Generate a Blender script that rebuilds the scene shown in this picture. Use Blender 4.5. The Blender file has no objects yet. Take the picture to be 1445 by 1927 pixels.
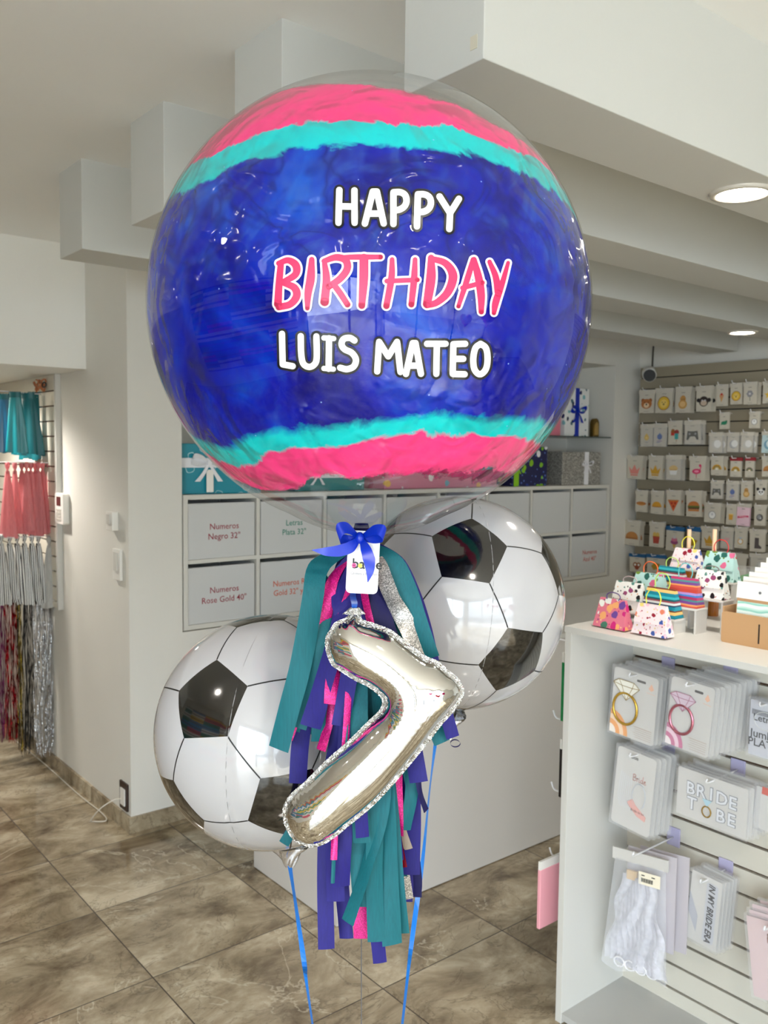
import bpy, math, random
import numpy as np
from mathutils import Vector, Matrix
random.seed(7)
C = bpy.context.scene.collection
sc = bpy.context.scene

# ------------------------------------------------------------------ camera
F = 1639.2; EYE = 1.7
yaw, pitch, roll = [math.radians(a) for a in (50.834, 3.994, -0.672)]
fw = Vector((math.cos(yaw)*math.cos(pitch), math.sin(yaw)*math.cos(pitch), -math.sin(pitch)))
r0 = Vector((math.sin(yaw), -math.cos(yaw), 0)); d0 = fw.cross(r0)
rt = math.cos(roll)*r0 + math.sin(roll)*d0
dn = -math.sin(roll)*r0 + math.cos(roll)*d0
cam_d = bpy.data.cameras.new('camera'); cam = bpy.data.objects.new('camera', cam_d); C.objects.link(cam)
cam_d.sensor_fit = 'VERTICAL'; cam_d.sensor_height = 36; cam_d.lens = F/1927*36
cam_d.clip_start = .02
M = Matrix((( rt.x, -dn.x, -fw.x, 0), (rt.y, -dn.y, -fw.y, 0), (rt.z, -dn.z, -fw.z, EYE), (0, 0, 0, 1)))
cam.matrix_world = M
cam_d.dof.use_dof = True; cam_d.dof.focus_distance = 1.22; cam_d.dof.aperture_fstop = 11
sc.camera = cam
# ------------------------------------------------------------------ view, world, sun
sc.view_settings.view_transform = 'Standard'; sc.view_settings.look = 'None'
sc.view_settings.gamma = 1; sc.view_settings.use_curve_mapping = False
sc.view_settings.exposure = 1.28
sc.cycles.use_denoising = True
sc.cycles.max_bounces = 10; sc.cycles.diffuse_bounces = 6; sc.cycles.transparent_max_bounces = 16
sc.cycles.caustics_reflective = False; sc.cycles.caustics_refractive = False
sc.cycles.sample_clamp_indirect = 6
W = bpy.data.worlds.new('sky'); sc.world = W; W.use_nodes = True
wn = W.node_tree.nodes; wn['Background'].inputs[0].default_value = (.80, .92, 1, 1)
wn['Background'].inputs[1].default_value = 5.6
sun_d = bpy.data.lights.new('sun', 'SUN'); sun_d.energy = 8.0; sun_d.angle = .02; sun_d.color = (.95, .98, 1)
sun = bpy.data.objects.new('sun', sun_d); C.objects.link(sun)
sun.rotation_euler = (math.radians(48), math.radians(6), 0)
pd = bpy.data.lights.new('shop_window_daylight', 'AREA'); pd.shape = 'RECTANGLE'; pd.size = 4.5; pd.size_y = 2.45
pd.cycles.is_portal = True
po = bpy.data.objects.new('shop_window_daylight', pd); C.objects.link(po)
po.location = (.15, -3.58, 1.225); po.rotation_euler = (math.radians(90), 0, 0)

pd2 = pd.copy(); pd2.size = 3.1; po2 = bpy.data.objects.new('added_side_daylight', pd2); C.objects.link(po2)  # portal for the added side opening that fills left-facing surfaces
po2.location = (-2.18, -1.75, 1.225); po2.rotation_euler = (math.radians(90), 0, math.radians(-90))

# ------------------------------------------------------------------ pixel -> point helpers (measured positions)
O = Vector((0, 0, EYE))
def ray(x, y): return fw + rt*((x-722.5)/F) + dn*((y-963.5)/F)
def P(x, y, dep): return O + ray(x, y)*dep
def PX(x, y, X): v = ray(x, y); return O + v*(X/v.x)
def PY(x, y, Y): v = ray(x, y); return O + v*(Y/v.y)
def PZ(x, y, Z): v = ray(x, y); return O + v*((Z-EYE)/v.z)

# ------------------------------------------------------------------ materials
def lin(c):
    o = []
    for v in c[:3]:
        v = v/255 if max(c) > 1 else v
        o.append(v/12.92 if v <= .04045 else ((v+.055)/1.055)**2.4)
    return (*o, 1)
_m = {}
def mat(name, rgb=(200,200,200), rough=.5, metal=0, coat=0, spec=.5, alpha=1, emit=0, trans=0):
    if name in _m: return _m[name]
    m = bpy.data.materials.new(name); m.use_nodes = True; b = m.node_tree.nodes['Principled BSDF']
    b.inputs['Base Color'].default_value = lin(rgb); b.inputs['Roughness'].default_value = rough
    b.inputs['Metallic'].default_value = metal; b.inputs['Coat Weight'].default_value = coat
    b.inputs['Specular IOR Level'].default_value = spec; b.inputs['Alpha'].default_value = alpha
    b.inputs['Transmission Weight'].default_value = trans
    if emit:
        b.inputs['Emission Color'].default_value = lin(rgb); b.inputs['Emission Strength'].default_value = emit
    # faint procedural surface variation
    nt = m.node_tree; n = nt.nodes.new('ShaderNodeTexNoise'); n.inputs['Scale'].default_value = 60
    bp = nt.nodes.new('ShaderNodeBump'); bp.inputs['Strength'].default_value = .03; bp.inputs['Distance'].default_value = .002
    tc = nt.nodes.new('ShaderNodeTexCoord'); nt.links.new(tc.outputs['Object'], n.inputs['Vector'])
    nt.links.new(n.outputs[0], bp.inputs['Height']); nt.links.new(bp.outputs[0], b.inputs['Normal'])
    _m[name] = m; return m
def cm(rgb, rough=.5): return mat('ink_%d_%d_%d' % tuple(rgb), rgb, rough)
class N:
    """small node-graph helper"""
    def __init__(s, name):
        s.m = bpy.data.materials.new(name); s.m.use_nodes = True; s.t = s.m.node_tree
        s.b = s.t.nodes['Principled BSDF']; s.out = s.t.nodes['Material Output']; _m[name] = s.m
        s.tc = s.t.nodes.new('ShaderNodeTexCoord').outputs['Object']
    def n(s, ty, **k):
        x = s.t.nodes.new('ShaderNode'+ty)
        for a, v in k.items(): setattr(x, a, v)
        return x
    def l(s, a, b): s.t.links.new(a, b)
    def put(s, inp, v):
        if hasattr(v, 'is_output') or isinstance(v, bpy.types.NodeSocket): s.l(v, inp)
        else: inp.default_value = v
    def math(s, op, a, b=None, clamp=False):
        x = s.n('Math', operation=op, use_clamp=clamp); s.put(x.inputs[0], a)
        if b is not None: s.put(x.inputs[1], b)
        return x.outputs[0]
    def noise(s, scale, detail=4, rough=.5, vec=None, dist=0):
        x = s.n('TexNoise'); x.inputs['Scale'].default_value = scale; x.inputs['Detail'].default_value = detail
        x.inputs['Roughness'].default_value = rough; x.inputs['Distortion'].default_value = dist
        s.l(vec or s.tc, x.inputs['Vector']); return x.outputs[0]
    def ramp(s, fac, stops, interp='LINEAR'):
        x = s.n('ValToRGB'); cr = x.color_ramp; cr.interpolation = interp
        while len(cr.elements) < len(stops): cr.elements.new(.5)
        for e, (p, c) in zip(cr.elements, stops): e.position = p; e.color = lin(c) if len(c) == 3 else c
        s.l(fac, x.inputs[0]); return x.outputs[0]
    def mix(s, fac, a, b, blend='MIX'):
        x = s.n('Mix', data_type='RGBA', blend_type=blend); s.put(x.inputs[0], fac)
        s.put(x.inputs[6], lin(a) if isinstance(a, tuple) and len(a) == 3 else a)
        s.put(x.inputs[7], lin(b) if isinstance(b, tuple) and len(b) == 3 else b); return x.outputs[2]
    def sep(s, v=None):
        x = s.n('SeparateXYZ'); s.l(v or s.tc, x.inputs[0]); return x.outputs
    def dot(s, a, vec=None):
        x = s.n('VectorMath', operation='DOT_PRODUCT'); s.l(vec or s.tc, x.inputs[0]); x.inputs[1].default_value = a; return x.outputs['Value']
    def bump(s, h, strength=.2, dist=.01):
        x = s.n('Bump'); x.inputs['Strength'].default_value = strength; x.inputs['Distance'].default_value = dist
        s.l(h, x.inputs['Height']); s.l(x.outputs[0], s.b.inputs['Normal']); return x.outputs[0]

def paint(name, rgb, dirt=.05):
    s = N(name); f = s.noise(1.3, 5, .6)
    c = s.mix(f, tuple(int(v*(1-dirt)) for v in rgb), rgb); s.l(c, s.b.inputs['Base Color'])
    s.b.inputs['Roughness'].default_value = .62; s.bump(s.noise(90, 3), .12, .002); return s.m
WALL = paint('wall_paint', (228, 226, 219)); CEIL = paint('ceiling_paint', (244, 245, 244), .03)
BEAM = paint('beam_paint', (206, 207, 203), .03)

def marble(name, grout=True):
    s = N(name); xyz = s.sep()
    u = s.math('DIVIDE', s.math('SUBTRACT', xyz[0], 1.138), .5465); v = s.math('DIVIDE', s.math('SUBTRACT', xyz[1], 2.045), .5025)
    iu, iv = s.math('FLOOR', u), s.math('FLOOR', v)
    cb = s.n('CombineXYZ'); s.l(iu, cb.inputs[0]); s.l(iv, cb.inputs[1])
    wn_ = s.n('TexWhiteNoise', noise_dimensions='3D'); s.l(cb.outputs[0], wn_.inputs['Vector'])
    off = s.n('VectorMath', operation='SCALE'); s.l(wn_.outputs['Color'], off.inputs[0]); off.inputs['Scale'].default_value = 9
    ad = s.n('VectorMath', operation='ADD'); s.l(s.tc, ad.inputs[0]); s.l(off.outputs[0], ad.inputs[1]); vec = ad.outputs[0]
    st = s.n('Mapping'); s.l(vec, st.inputs[0]); st.inputs['Scale'].default_value = (1, 1.5, 1); st.inputs['Rotation'].default_value = (0, 0, .3)
    a = s.noise(3.4, 10, .66, st.outputs[0], .45)
    base = s.ramp(a, [(.33, (104, 90, 70)), (.44, (148, 133, 109)), (.54, (178, 164, 139)), (.66, (214, 202, 178))])
    b = s.noise(17, 7, .68, st.outputs[0], .2)
    base = s.mix(s.math('MULTIPLY', b, .42), base, (128, 112, 90), 'MULTIPLY')
    # pale veins
    vn = s.noise(2.3, 5, .55, vec, 1.5)
    d = s.math('ABSOLUTE', s.math('SUBTRACT', vn, .5))
    vein = s.math('SUBTRACT', 1, s.math('MULTIPLY', d, 75), True)
    mask = s.math('MULTIPLY', s.math('GREATER_THAN', s.noise(1.7, 2, .5, vec), .56), .55)
    base = s.mix(s.math('MULTIPLY', vein, mask), base, (212, 202, 180))
    vn2 = s.noise(4.1, 5, .6, st.outputs[0], 1.2)
    crack = s.math('SUBTRACT', 1, s.math('MULTIPLY', s.math('ABSOLUTE', s.math('SUBTRACT', vn2, .47)), 60), True)
    base = s.mix(s.math('MULTIPLY', crack, .4), base, (70, 58, 44))
    if grout:
        def edge(q, w, size):
            fr = s.math('FRACT', q); m_ = s.math('MINIMUM', fr, s.math('SUBTRACT', 1, fr))
            return s.math('LESS_THAN', s.math('MULTIPLY', m_, size), w)
        g = s.math('MAXIMUM', edge(u, .0021, .5465), edge(v, .0021, .5025))
        base = s.mix(g, base, (62, 52, 42))
        s.l(s.ramp(g, [(0, (.10,.10,.10,1)), (1, (.7,.7,.7,1))]), s.b.inputs['Roughness'])
    else: s.b.inputs['Roughness'].default_value = .2
    s.l(base, s.b.inputs['Base Color']); s.b.inputs['Specular IOR Level'].default_value = .55
    s.bump(b, .04, .002); return s.m
FLOOR = marble('marble_floor'); SKIRT = marble('marble_skirting', False)
WHITE = mat('white_laminate', (208, 207, 203), .42); SHELF = mat('shelf_laminate', (214, 212, 205), .5)
GREYW = mat('counter_laminate', (208, 204, 200), .4)
SLOT = mat('slat_groove', (74, 50, 34), .6); BLACKM = mat('dark_gap', (28, 24, 22), .7)
METALW = mat('white_wire', (225, 225, 228), .3); PLASW = mat('white_plastic', (235, 233, 228), .35)
GREYP = mat('grey_plastic', (120, 118, 112), .4); CHROME_W = mat('steel', (190, 190, 190), .2, 1)

# ------------------------------------------------------------------ mesh builder
class MB:
    def __init__(s): s.v = []; s.f = []; s.mi = []
    def add(s, vs, fs, m=0):
        o = len(s.v); s.v += [tuple(v) for v in vs]; s.f += [tuple(i+o for i in f) for f in fs]; s.mi += [m]*len(fs); return s
    def box(s, x0, x1, y0, y1, z0, z1, m=0):
        vs = [(x, y, z) for x in (x0, x1) for y in (y0, y1) for z in (z0, z1)]
        return s.add(vs, [(0,1,3,2), (4,6,7,5), (0,4,5,1), (2,3,7,6), (0,2,6,4), (1,5,7,3)], m)
    def obox(s, c, u, v, w, m=0):
        c, u, v, w = Vector(c), Vector(u), Vector(v), Vector(w)
        vs = [c+a*u+b*v+d*w for a in (-1, 1) for b in (-1, 1) for d in (-1, 1)]
        return s.add(vs, [(0,1,3,2), (4,6,7,5), (0,4,5,1), (2,3,7,6), (0,2,6,4), (1,5,7,3)], m)
    def prism(s, pts, off, m=0):
        n = len(pts); off = Vector(off); a = [Vector(p) for p in pts]; b = [p+off for p in a]
        return s.add(a+b, [tuple(range(n))[::-1], tuple(range(n, 2*n))] + [(i, (i+1) % n, n+(i+1) % n, n+i) for i in range(n)], m)
    def poly(s, pts, m=0): return s.add(pts, [tuple(range(len(pts)))], m)
    def tube(s, pts, r, n=8, m=0, closed=False):
        pts = [Vector(p) for p in pts]; k = len(pts); rr = r if isinstance(r, (list, tuple)) else [r]*k
        vs = []; up = None
        for i, p in enumerate(pts):
            t = (pts[(i+1) % k if closed else min(i+1, k-1)]-pts[(i-1) % k if closed else max(i-1, 0)])
            t = t.normalized() if t.length > 1e-9 else Vector((0,0,1))
            if up is None: up = t.orthogonal().normalized()
            up = (up - t*up.dot(t)); up = up.normalized() if up.length > 1e-6 else t.orthogonal().normalized()
            w = t.cross(up)
            for j in range(n):
                a = 2*math.pi*j/n; vs.append(p+(up*math.cos(a)+w*math.sin(a))*rr[i])
        fs = []
        for i in range(k if closed else k-1):
            for j in range(n): fs.append((i*n+j, i*n+(j+1) % n, ((i+1) % k)*n+(j+1) % n, ((i+1) % k)*n+j))
        if not closed: fs += [tuple(range(n))[::-1], tuple(range((k-1)*n, k*n))]
        return s.add(vs, fs, m)
    def grid(s, fn, nu, nv, m=0, wrap=False):
        vs = [fn(i/nu, j/nv) for i in range(nu if wrap else nu+1) for j in range(nv+1)]; fs = []
        for i in range(nu):
            i2 = (i+1) % nu if wrap else i+1
            for j in range(nv): fs.append((i*(nv+1)+j, i2*(nv+1)+j, i2*(nv+1)+j+1, i*(nv+1)+j+1))
        return s.add(vs, fs, m)
def obj(name, mb, mats, parent=None, smooth=False, bevel=0, weld=False, origin=None):
    me = bpy.data.meshes.new(name); off = Vector((0,0,0))
    if parent is not None: off = wloc(parent)
    elif origin is not None: off = Vector(origin)
    me.from_pydata([tuple(Vector(v)-off) for v in mb.v], [], mb.f)
    for m in (mats if isinstance(mats, (list, tuple)) else [mats]): me.materials.append(m)
    me.polygons.foreach_set('material_index', mb.mi)
    if weld:
        import bmesh
        bm = bmesh.new(); bm.from_mesh(me); bmesh.ops.remove_doubles(bm, verts=bm.verts, dist=1e-6); bm.to_mesh(me); bm.free()
    if smooth: me.polygons.foreach_set('use_smooth', [True]*len(me.polygons))
    me.update()
    o = bpy.data.objects.new(name, me); C.objects.link(o)
    if parent is not None: o.parent = parent
    elif origin is not None: o.location = off
    if bevel:
        b = o.modifiers.new('bevel', 'BEVEL'); b.width = bevel; b.segments = 2; b.limit_method = 'ANGLE'
    return o
def wloc(o):
    l = Vector(o.location)
    while o.parent: o = o.parent; l += Vector(o.location)
    return l
def thing(name, label, cat, loc=(0,0,0), group=None):
    o = bpy.data.objects.new(name, None); C.objects.link(o); o.location = loc; o.empty_display_size = .05
    o['label'] = label; o['category'] = cat
    if group: o['group'] = group
    return o
def tag(o, label, cat, group=None, kind=None):
    if label: o['label'] = label; o['category'] = cat
    if group: o['group'] = group
    if kind: o['kind'] = kind
    return o
def struct(name, mb, m, **k): return tag(obj(name, mb, m, **k), None, None, kind='structure')
def dup(root, loc, label, group=None):
    r = root.copy(); C.objects.link(r); r.location = loc; r['label'] = label
    if group: r['group'] = group
    for ch in list(root.children):
        c = ch.copy(); C.objects.link(c); c.parent = r
        for g in list(ch.children):
            d = g.copy(); C.objects.link(d); d.parent = c
    return r
def cat_rom(pts, n):
    pts = [Vector(p) for p in pts]; q = [pts[0]*2-pts[1]]+pts+[pts[-1]*2-pts[-2]]; out = []
    seg = len(pts)-1
    for k in range(n+1):
        t = k/n*seg; i = min(int(t), seg-1); t -= i; a, b, c, d = q[i:i+4]
        out.append(.5*((2*b)+(-a+c)*t+(2*a-5*b+4*c-d)*t*t+(-a+3*b-3*c+d)*t**3))
    return out
def interp(vals, t):
    x = t*(len(vals)-1); i = min(int(x), len(vals)-2); return vals[i]+(vals[i+1]-vals[i])*(x-i)
_tx = {}
def text2d(s, size=1.0, bold=0.0, align='CENTER', shear=0):
    """returns (verts2d, faces) of a line of lettering, height ~ size"""
    k = (s, bold, shear)
    if k not in _tx:
        cu = bpy.data.curves.new('lettering', 'FONT'); cu.body = s; cu.size = 1; cu.offset = bold; cu.shear = shear; cu.resolution_u = 2
        cu.align_x = 'CENTER'
        o = bpy.data.objects.new('lettering', cu); C.objects.link(o)
        dg = bpy.context.evaluated_depsgraph_get(); me = bpy.data.meshes.new_from_object(o.evaluated_get(dg))
        _tx[k] = ([(v.co.x, v.co.y) for v in me.vertices], [tuple(p.vertices) for p in me.polygons])
        bpy.data.objects.remove(o); bpy.data.meshes.remove(me); bpy.data.curves.remove(cu)
    v, f = _tx[k]; return [(a*size, b*size) for a, b in v], f
class Fr:
    """a flat frame: origin o, unit right u, unit up v, outward n"""
    def __init__(s, o, u, v): s.o = Vector(o); s.u = Vector(u).normalized(); s.v = Vector(v).normalized(); s.n = s.u.cross(s.v).normalized()
    def at(s, x, y, d=0): return s.o+s.u*x+s.v*y+s.n*d
    def poly(s, mb, pts, m=0, d=.0006): mb.poly([s.at(x, y, d) for x, y in pts], m)
    def slab(s, mb, pts, d0, d1, m=0): mb.prism([s.at(x, y, d0) for x, y in pts], s.n*(d1-d0), m)
    def text(s, mb, t, x, y, size, m=0, d=.0008, bold=0.0, shear=0):
        v, f = text2d(t, size, bold, shear=shear); mb.add([s.at(x+a, y+b, d) for a, b in v], f, m)
    def line(s, mb, pts, w, m=0, d=.0008):
        pts = [Vector(p) for p in pts]
        for a, b in zip(pts, pts[1:]):
            t = (b-a); t = t.normalized() if t.length > 0 else Vector((1,0)); nn = Vector((-t.y, t.x))*w/2; t = t*w*.3
            s.poly(mb, [(a-nn-t), (b-nn+t), (b+nn+t), (a+nn-t)], m, d)
def rrect(w, h, r, cx=0, cy=0, n=5):
    o = []
    for sx, sy, a0 in ((1, 1, 0), (-1, 1, 90), (-1, -1, 180), (1, -1, 270)):
        for i in range(n+1):
            a = math.radians(a0+90*i/n); o.append((cx+sx*(w/2-r)+r*math.cos(a), cy+sy*(h/2-r)+r*math.sin(a)))
    return o
def circ(cx, cy, rx, ry=None, n=20, a0=0, a1=360):
    ry = ry or rx; full = abs(a1-a0) >= 360
    return [(cx+rx*math.cos(math.radians(a0+(a1-a0)*i/(n if full else n-1))), cy+ry*math.sin(math.radians(a0+(a1-a0)*i/(n if full else n-1)))) for i in range(n)]
def rect(x0, y0, x1, y1): return [(x0, y0), (x1, y0), (x1, y1), (x0, y1)]

# ================================================================== THE ROOM
CZ = 2.632; BX = 1.053; BZ = 2.345; RX = 5.211; WY = 3.606; PXL = 1.514; LX = -2.2; FY = -3.6; NXL, NXR, NZ0, NZ1 = 1.765, 4.93, .868, 2.29
struct('floor', MB().box(LX-.2, RX+.2, FY-.1, 7.6, -.05, 0), FLOOR)
struct('ceiling', MB().box(LX-.2, RX+.2, FY-.2, 7.6, CZ, CZ+.1), CEIL)
# back wall with niche
w = MB()
w.box(PXL, NXL, WY, 7.4, 0, CZ); w.box(NXL, NXR, WY, WY+.45, 0, NZ0); w.box(NXL, NXR, WY, WY+.45, NZ1, CZ)
w.box(NXL, NXR, WY+.40, WY+.45, NZ0, NZ1); w.box(NXR, RX+.15, WY, WY+.45, 0, CZ)
struct('wall_back', w, WALL)
struct('wall_right', MB().box(RX, RX+.15, FY-.2, WY, 0, CZ), WALL)
struct('wall_left', MB().box(LX-.15, LX, -.2, 7.5, 0, CZ).box(LX-.15, LX, FY-.2, -3.3, 0, CZ).box(LX-.15, LX, -3.3, -.2, 2.45, CZ), WALL)
w = MB()
for y in (-3.3, -1.8, -.26): w.box(LX-.1, LX-.04, y, y+.06, 0, 2.45)
w.box(LX-.1, LX-.04, -3.3, -.2, 2.39, 2.45); struct('window_added_side', w, mat('window_frame_metal', (70, 70, 72), .4))  # unseen side glazing, added to let fill daylight onto left-facing surfaces
struct('wall_side_room', MB().box(LX, PXL, 7.3, 7.5, 0, CZ), WALL)
struct('trim_lintel', MB().box(LX, PXL, 4.084, 7.3, 2.067, CZ), paint('lintel_paint', (246, 246, 242), .03))
# shop front: wall with a wide glazed opening behind the photographer
w = MB(); w.box(LX, -2.1, FY-.15, FY, 0, CZ); w.box(2.4, RX, FY-.15, FY, 0, CZ); w.box(-2.1, 2.4, FY-.15, FY, 2.45, CZ)
struct('wall_front', w, WALL)
w = MB()
for x in (-2.1, -.6, .9, 2.34): w.box(x, x+.06, FY-.1, FY-.04, 0, 2.45)
w.box(-2.1, 2.4, FY-.1, FY-.04, 2.39, 2.45)
struct('window_1', w, mat('window_frame_metal', (70, 70, 72), .4))
struct('baseboard_return', MB().box(PXL-.012, PXL, WY-.012, 7.3, 0, .072), SKIRT)
struct('baseboard_back', MB().box(PXL, RX, WY-.012, WY, 0, .072), SKIRT)
# street outside, seen only in reflections
struct('trim_pavement', MB().box(-9, 12, -6, FY-.15, -.1, -.01).box(-9, LX-.15, FY-.15, 6, -.1, -.01), mat('pavement', (150, 146, 140), .8))
struct('trim_road', MB().box(-9, 12, -11, -6, -.14, -.04), mat('road', (110, 110, 112), .85))
bld = MB().box(-9, 12, -12, -11, -.1, 5.0)
b = tag(obj('street_building', bld, paint('street_plaster', (200, 200, 200), .2)), 'plain building across the street behind the photographer', 'building')
# beams
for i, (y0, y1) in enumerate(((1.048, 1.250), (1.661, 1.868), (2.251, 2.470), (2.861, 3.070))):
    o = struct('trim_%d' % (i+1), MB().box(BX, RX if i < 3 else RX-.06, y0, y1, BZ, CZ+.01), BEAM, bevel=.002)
q = PX(892, 80, BX); tag(obj('tape_patch', MB().box(BX-.0012, BX-.0002, q.y-.008, q.y+.008, q.z-.011, q.z+.011), mat('old_tape', (206, 200, 182), .5), origin=q), 'small yellowed tape patch on the end of the nearest beam', 'tape')

# ---- downlights
GLOW = mat('lamp_glow', (255, 244, 224), emit=40)
def downlight(x, y, z, label, power=7, r=.058):
    t = thing('downlight', label, 'ceiling light', (x, y, z), 'recessed downlights')
    ring = MB(); n = 32
    prof = [(r*1.32, 0), (r*1.30, -.006), (r*1.05, -.008), (r, -.002), (r*.98, .0)]
    ring.grid(lambda a, b: (x+prof[round(b*4)][0]*math.cos(a*2*math.pi), y+prof[round(b*4)][0]*math.sin(a*2*math.pi), z+prof[round(b*4)][1]-.0005), n, 4, wrap=True)
    obj('trim_ring', ring, mat('lamp_ring', (205, 200, 190), .3), t, smooth=True)
    obj('lamp_diffuser', MB().poly([(x+r*math.cos(a*2*math.pi/n), y-r*math.sin(a*2*math.pi/n), z-.003) for a in range(n)]), GLOW, t)
    ld = bpy.data.lights.new('downlight_lamp', 'SPOT'); ld.energy = power; ld.spot_size = math.radians(150); ld.spot_blend = .6
    ld.shadow_soft_size = .05; ld.color = (1, .94, .86)
    lo = bpy.data.objects.new('downlight_lamp', ld); C.objects.link(lo); lo.parent = t; lo.location = (0, 0, -.02)
downlight(2.057, 1.149, BZ, 'round recessed downlight under the nearest white beam', 12)
downlight(4.36, 2.40, BZ, 'round recessed downlight far along the third beam, above the slatted wall', 1.5)
downlight(.35, -.35, CZ, 'added round downlight, unseen, in the ceiling behind the photographer', 22)  # extra unseen lamp, added to lift the room light
downlight(-.9, 1.6, CZ, 'round recessed downlight in the ceiling left of the balloons', 24)
downlight(1.05, 4.75, 2.067, 'round recessed downlight in the low side room ceiling', 30)

# ================================================================== SLAT WALLS
def slatwall(name, label, axis, face, a0, a1, z0, z1, zfirst, out, mats, edge=None, pitch=.0765, cat='slatted wall panel'):
    """panel on plane axis=face; slats of board separated by dark grooves"""
    th = .022
    t = thing(name, label, cat, (face, (a0+a1)/2, z0))
    zs = []; z = zfirst
    while z > z0: zs.append(z); z -= pitch
    m = MB(); top = z1; g = .0075
    for z in zs+[None]:
        lo = z+g/2 if z else z0
        if top > lo: m.box(face, face+out*.012, a0, a1, lo, top)
        top = z-g/2 if z else 0
    obj('slat_board', m, mats[0], t)
    obj('groove_backing', MB().box(face+out*.012, face+out*th, a0, a1, z0, z1), mats[1], t)
    if edge: obj('edge_strip', MB().box(face-out*.004, face+out*th, *edge, z0-.005, z1), WHITE, t)
    return t
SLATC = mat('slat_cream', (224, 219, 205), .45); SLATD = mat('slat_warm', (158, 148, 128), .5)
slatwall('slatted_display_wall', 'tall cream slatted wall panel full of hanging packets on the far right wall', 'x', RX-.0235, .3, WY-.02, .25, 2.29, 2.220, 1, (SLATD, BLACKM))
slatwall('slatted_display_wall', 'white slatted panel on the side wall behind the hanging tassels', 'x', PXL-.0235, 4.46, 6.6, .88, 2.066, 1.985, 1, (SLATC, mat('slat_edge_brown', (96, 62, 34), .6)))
obj_edge = tag(obj('panel_edge_strip', MB().box(PXL-.026, PXL-.0005, 4.435, 4.459, .875, 2.066), WHITE), 'slim white strip closing the side of the tassel panel', 'trim')

# ================================================================== CUBBY SHELF UNIT, BINS
UX0, UX1, UZ0, UZ1, UM = 1.772, 4.905, .873, 1.492, 1.185
t = thing('cubby_shelf_unit', 'long white cubby shelf unit of two rows built into the wall niche', 'shelf unit', (3.3, 3.8, UZ0))
m = MB(); m.box(UX0, UX1, WY, WY+.37, UZ1-.022, UZ1); m.box(UX0, UX1, WY, WY+.37, UZ0, UZ0+.022)
m.box(UX0, UX0+.022, WY, WY+.37, UZ0+.022, UZ1-.022); m.box(UX1-.022, UX1, WY, WY+.37, UZ0+.022, UZ1-.022)
obj('outer_frame', m, SHELF, t, bevel=.0015)
CW = (UX1-UX0)/8; m = MB(); m.box(UX0+.022, UX1-.022, WY+.004, WY+.36, UM-.009, UM+.009)
for i in range(1, 8):
    for za, zb in ((UZ0+.022, UM-.009), (UM+.009, UZ1-.022)): m.box(UX0+CW*i-.009, UX0+CW*i+.009, WY+.004, WY+.36, za, zb)
obj('divider', m, SHELF, t)
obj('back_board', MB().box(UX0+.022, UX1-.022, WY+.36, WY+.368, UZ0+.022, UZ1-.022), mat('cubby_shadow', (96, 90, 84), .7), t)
BIN = mat('bin_grey', (205, 206, 206), .55)
names = {(0, 0): (('Numeros', 'Negro 32"'), (150, 28, 52)), (1, 0): (('Letras', 'Plata 32"'), (24, 128, 108)),
         (0, 1): (('Numeros', 'Rose Gold 40"'), (150, 28, 52)), (1, 1): (('Numeros Rose', 'Gold 32" y 16"'), (205, 84, 44)),
         (7, 1): (('Numeros', 'Azul 40"'), (190, 70, 52))}
for r_ in (0, 1):
    for c in range(8):
        x0, x1 = UX0+CW*c+(.017 if c else .0235), UX0+CW*(c+1)-(.017 if c < 7 else .0235)
        z0, z1 = (UM+.0095, UZ1-.040) if r_ == 0 else (UZ0+.0225, UM-.028)
        row = 'upper' if r_ == 0 else 'lower'
        if (c, r_) in names: lab = 'grey storage bin lettered %s on the %s shelf' % (' '.join(names[(c, r_)][0]).replace('"', ''), row)
        else: lab = 'plain grey storage bin in the %s cubby row, %s from the right end' % (row, ('last', 'second', 'third', 'fourth', 'fifth', 'sixth', 'seventh', 'eighth')[7-c])
        t = thing('storage_bin', lab, 'bin', ((x0+x1)/2, WY+.18, z0), 'grey bins in the cubby unit')
        m = MB(); m.box(x0, x1, WY+.008, WY+.020, z0, z1); m.box(x0, x0+.006, WY+.02, WY+.35, z0, z1); m.box(x1-.006, x1, WY+.02, WY+.35, z0, z1)
        m.box(x0, x1, WY+.34, WY+.35, z0, z1); m.box(x0+.006, x1-.006, WY+.02, WY+.34, z0, z0+.006)
        obj('bin_shell', m, BIN, t, bevel=.002)
        if (c, r_) in names:
            tx, col = names[(c, r_)]; m = MB(); f = Fr(((x0+x1)/2, WY+.008, (z0+z1)/2), (1, 0, 0), (0, 0, 1))
            sz = .040
            f.text(m, tx[0], .012, .006, sz, bold=.006); f.text(m, tx[1], .012, -.040, sz, bold=.006)
            obj('lettering', m, cm(col), t)

# niche shelves and gift boxes
m = MB().box(3.1, NXR, WY+.02, WY+.38, 1.805, 1.813)
tag(obj('glass_shelf', m, mat('shelf_glass', (70, 92, 84), .08, alpha=.55)), 'dark edged glass shelf in the niche holding the polka dot box', 'shelf')

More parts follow.
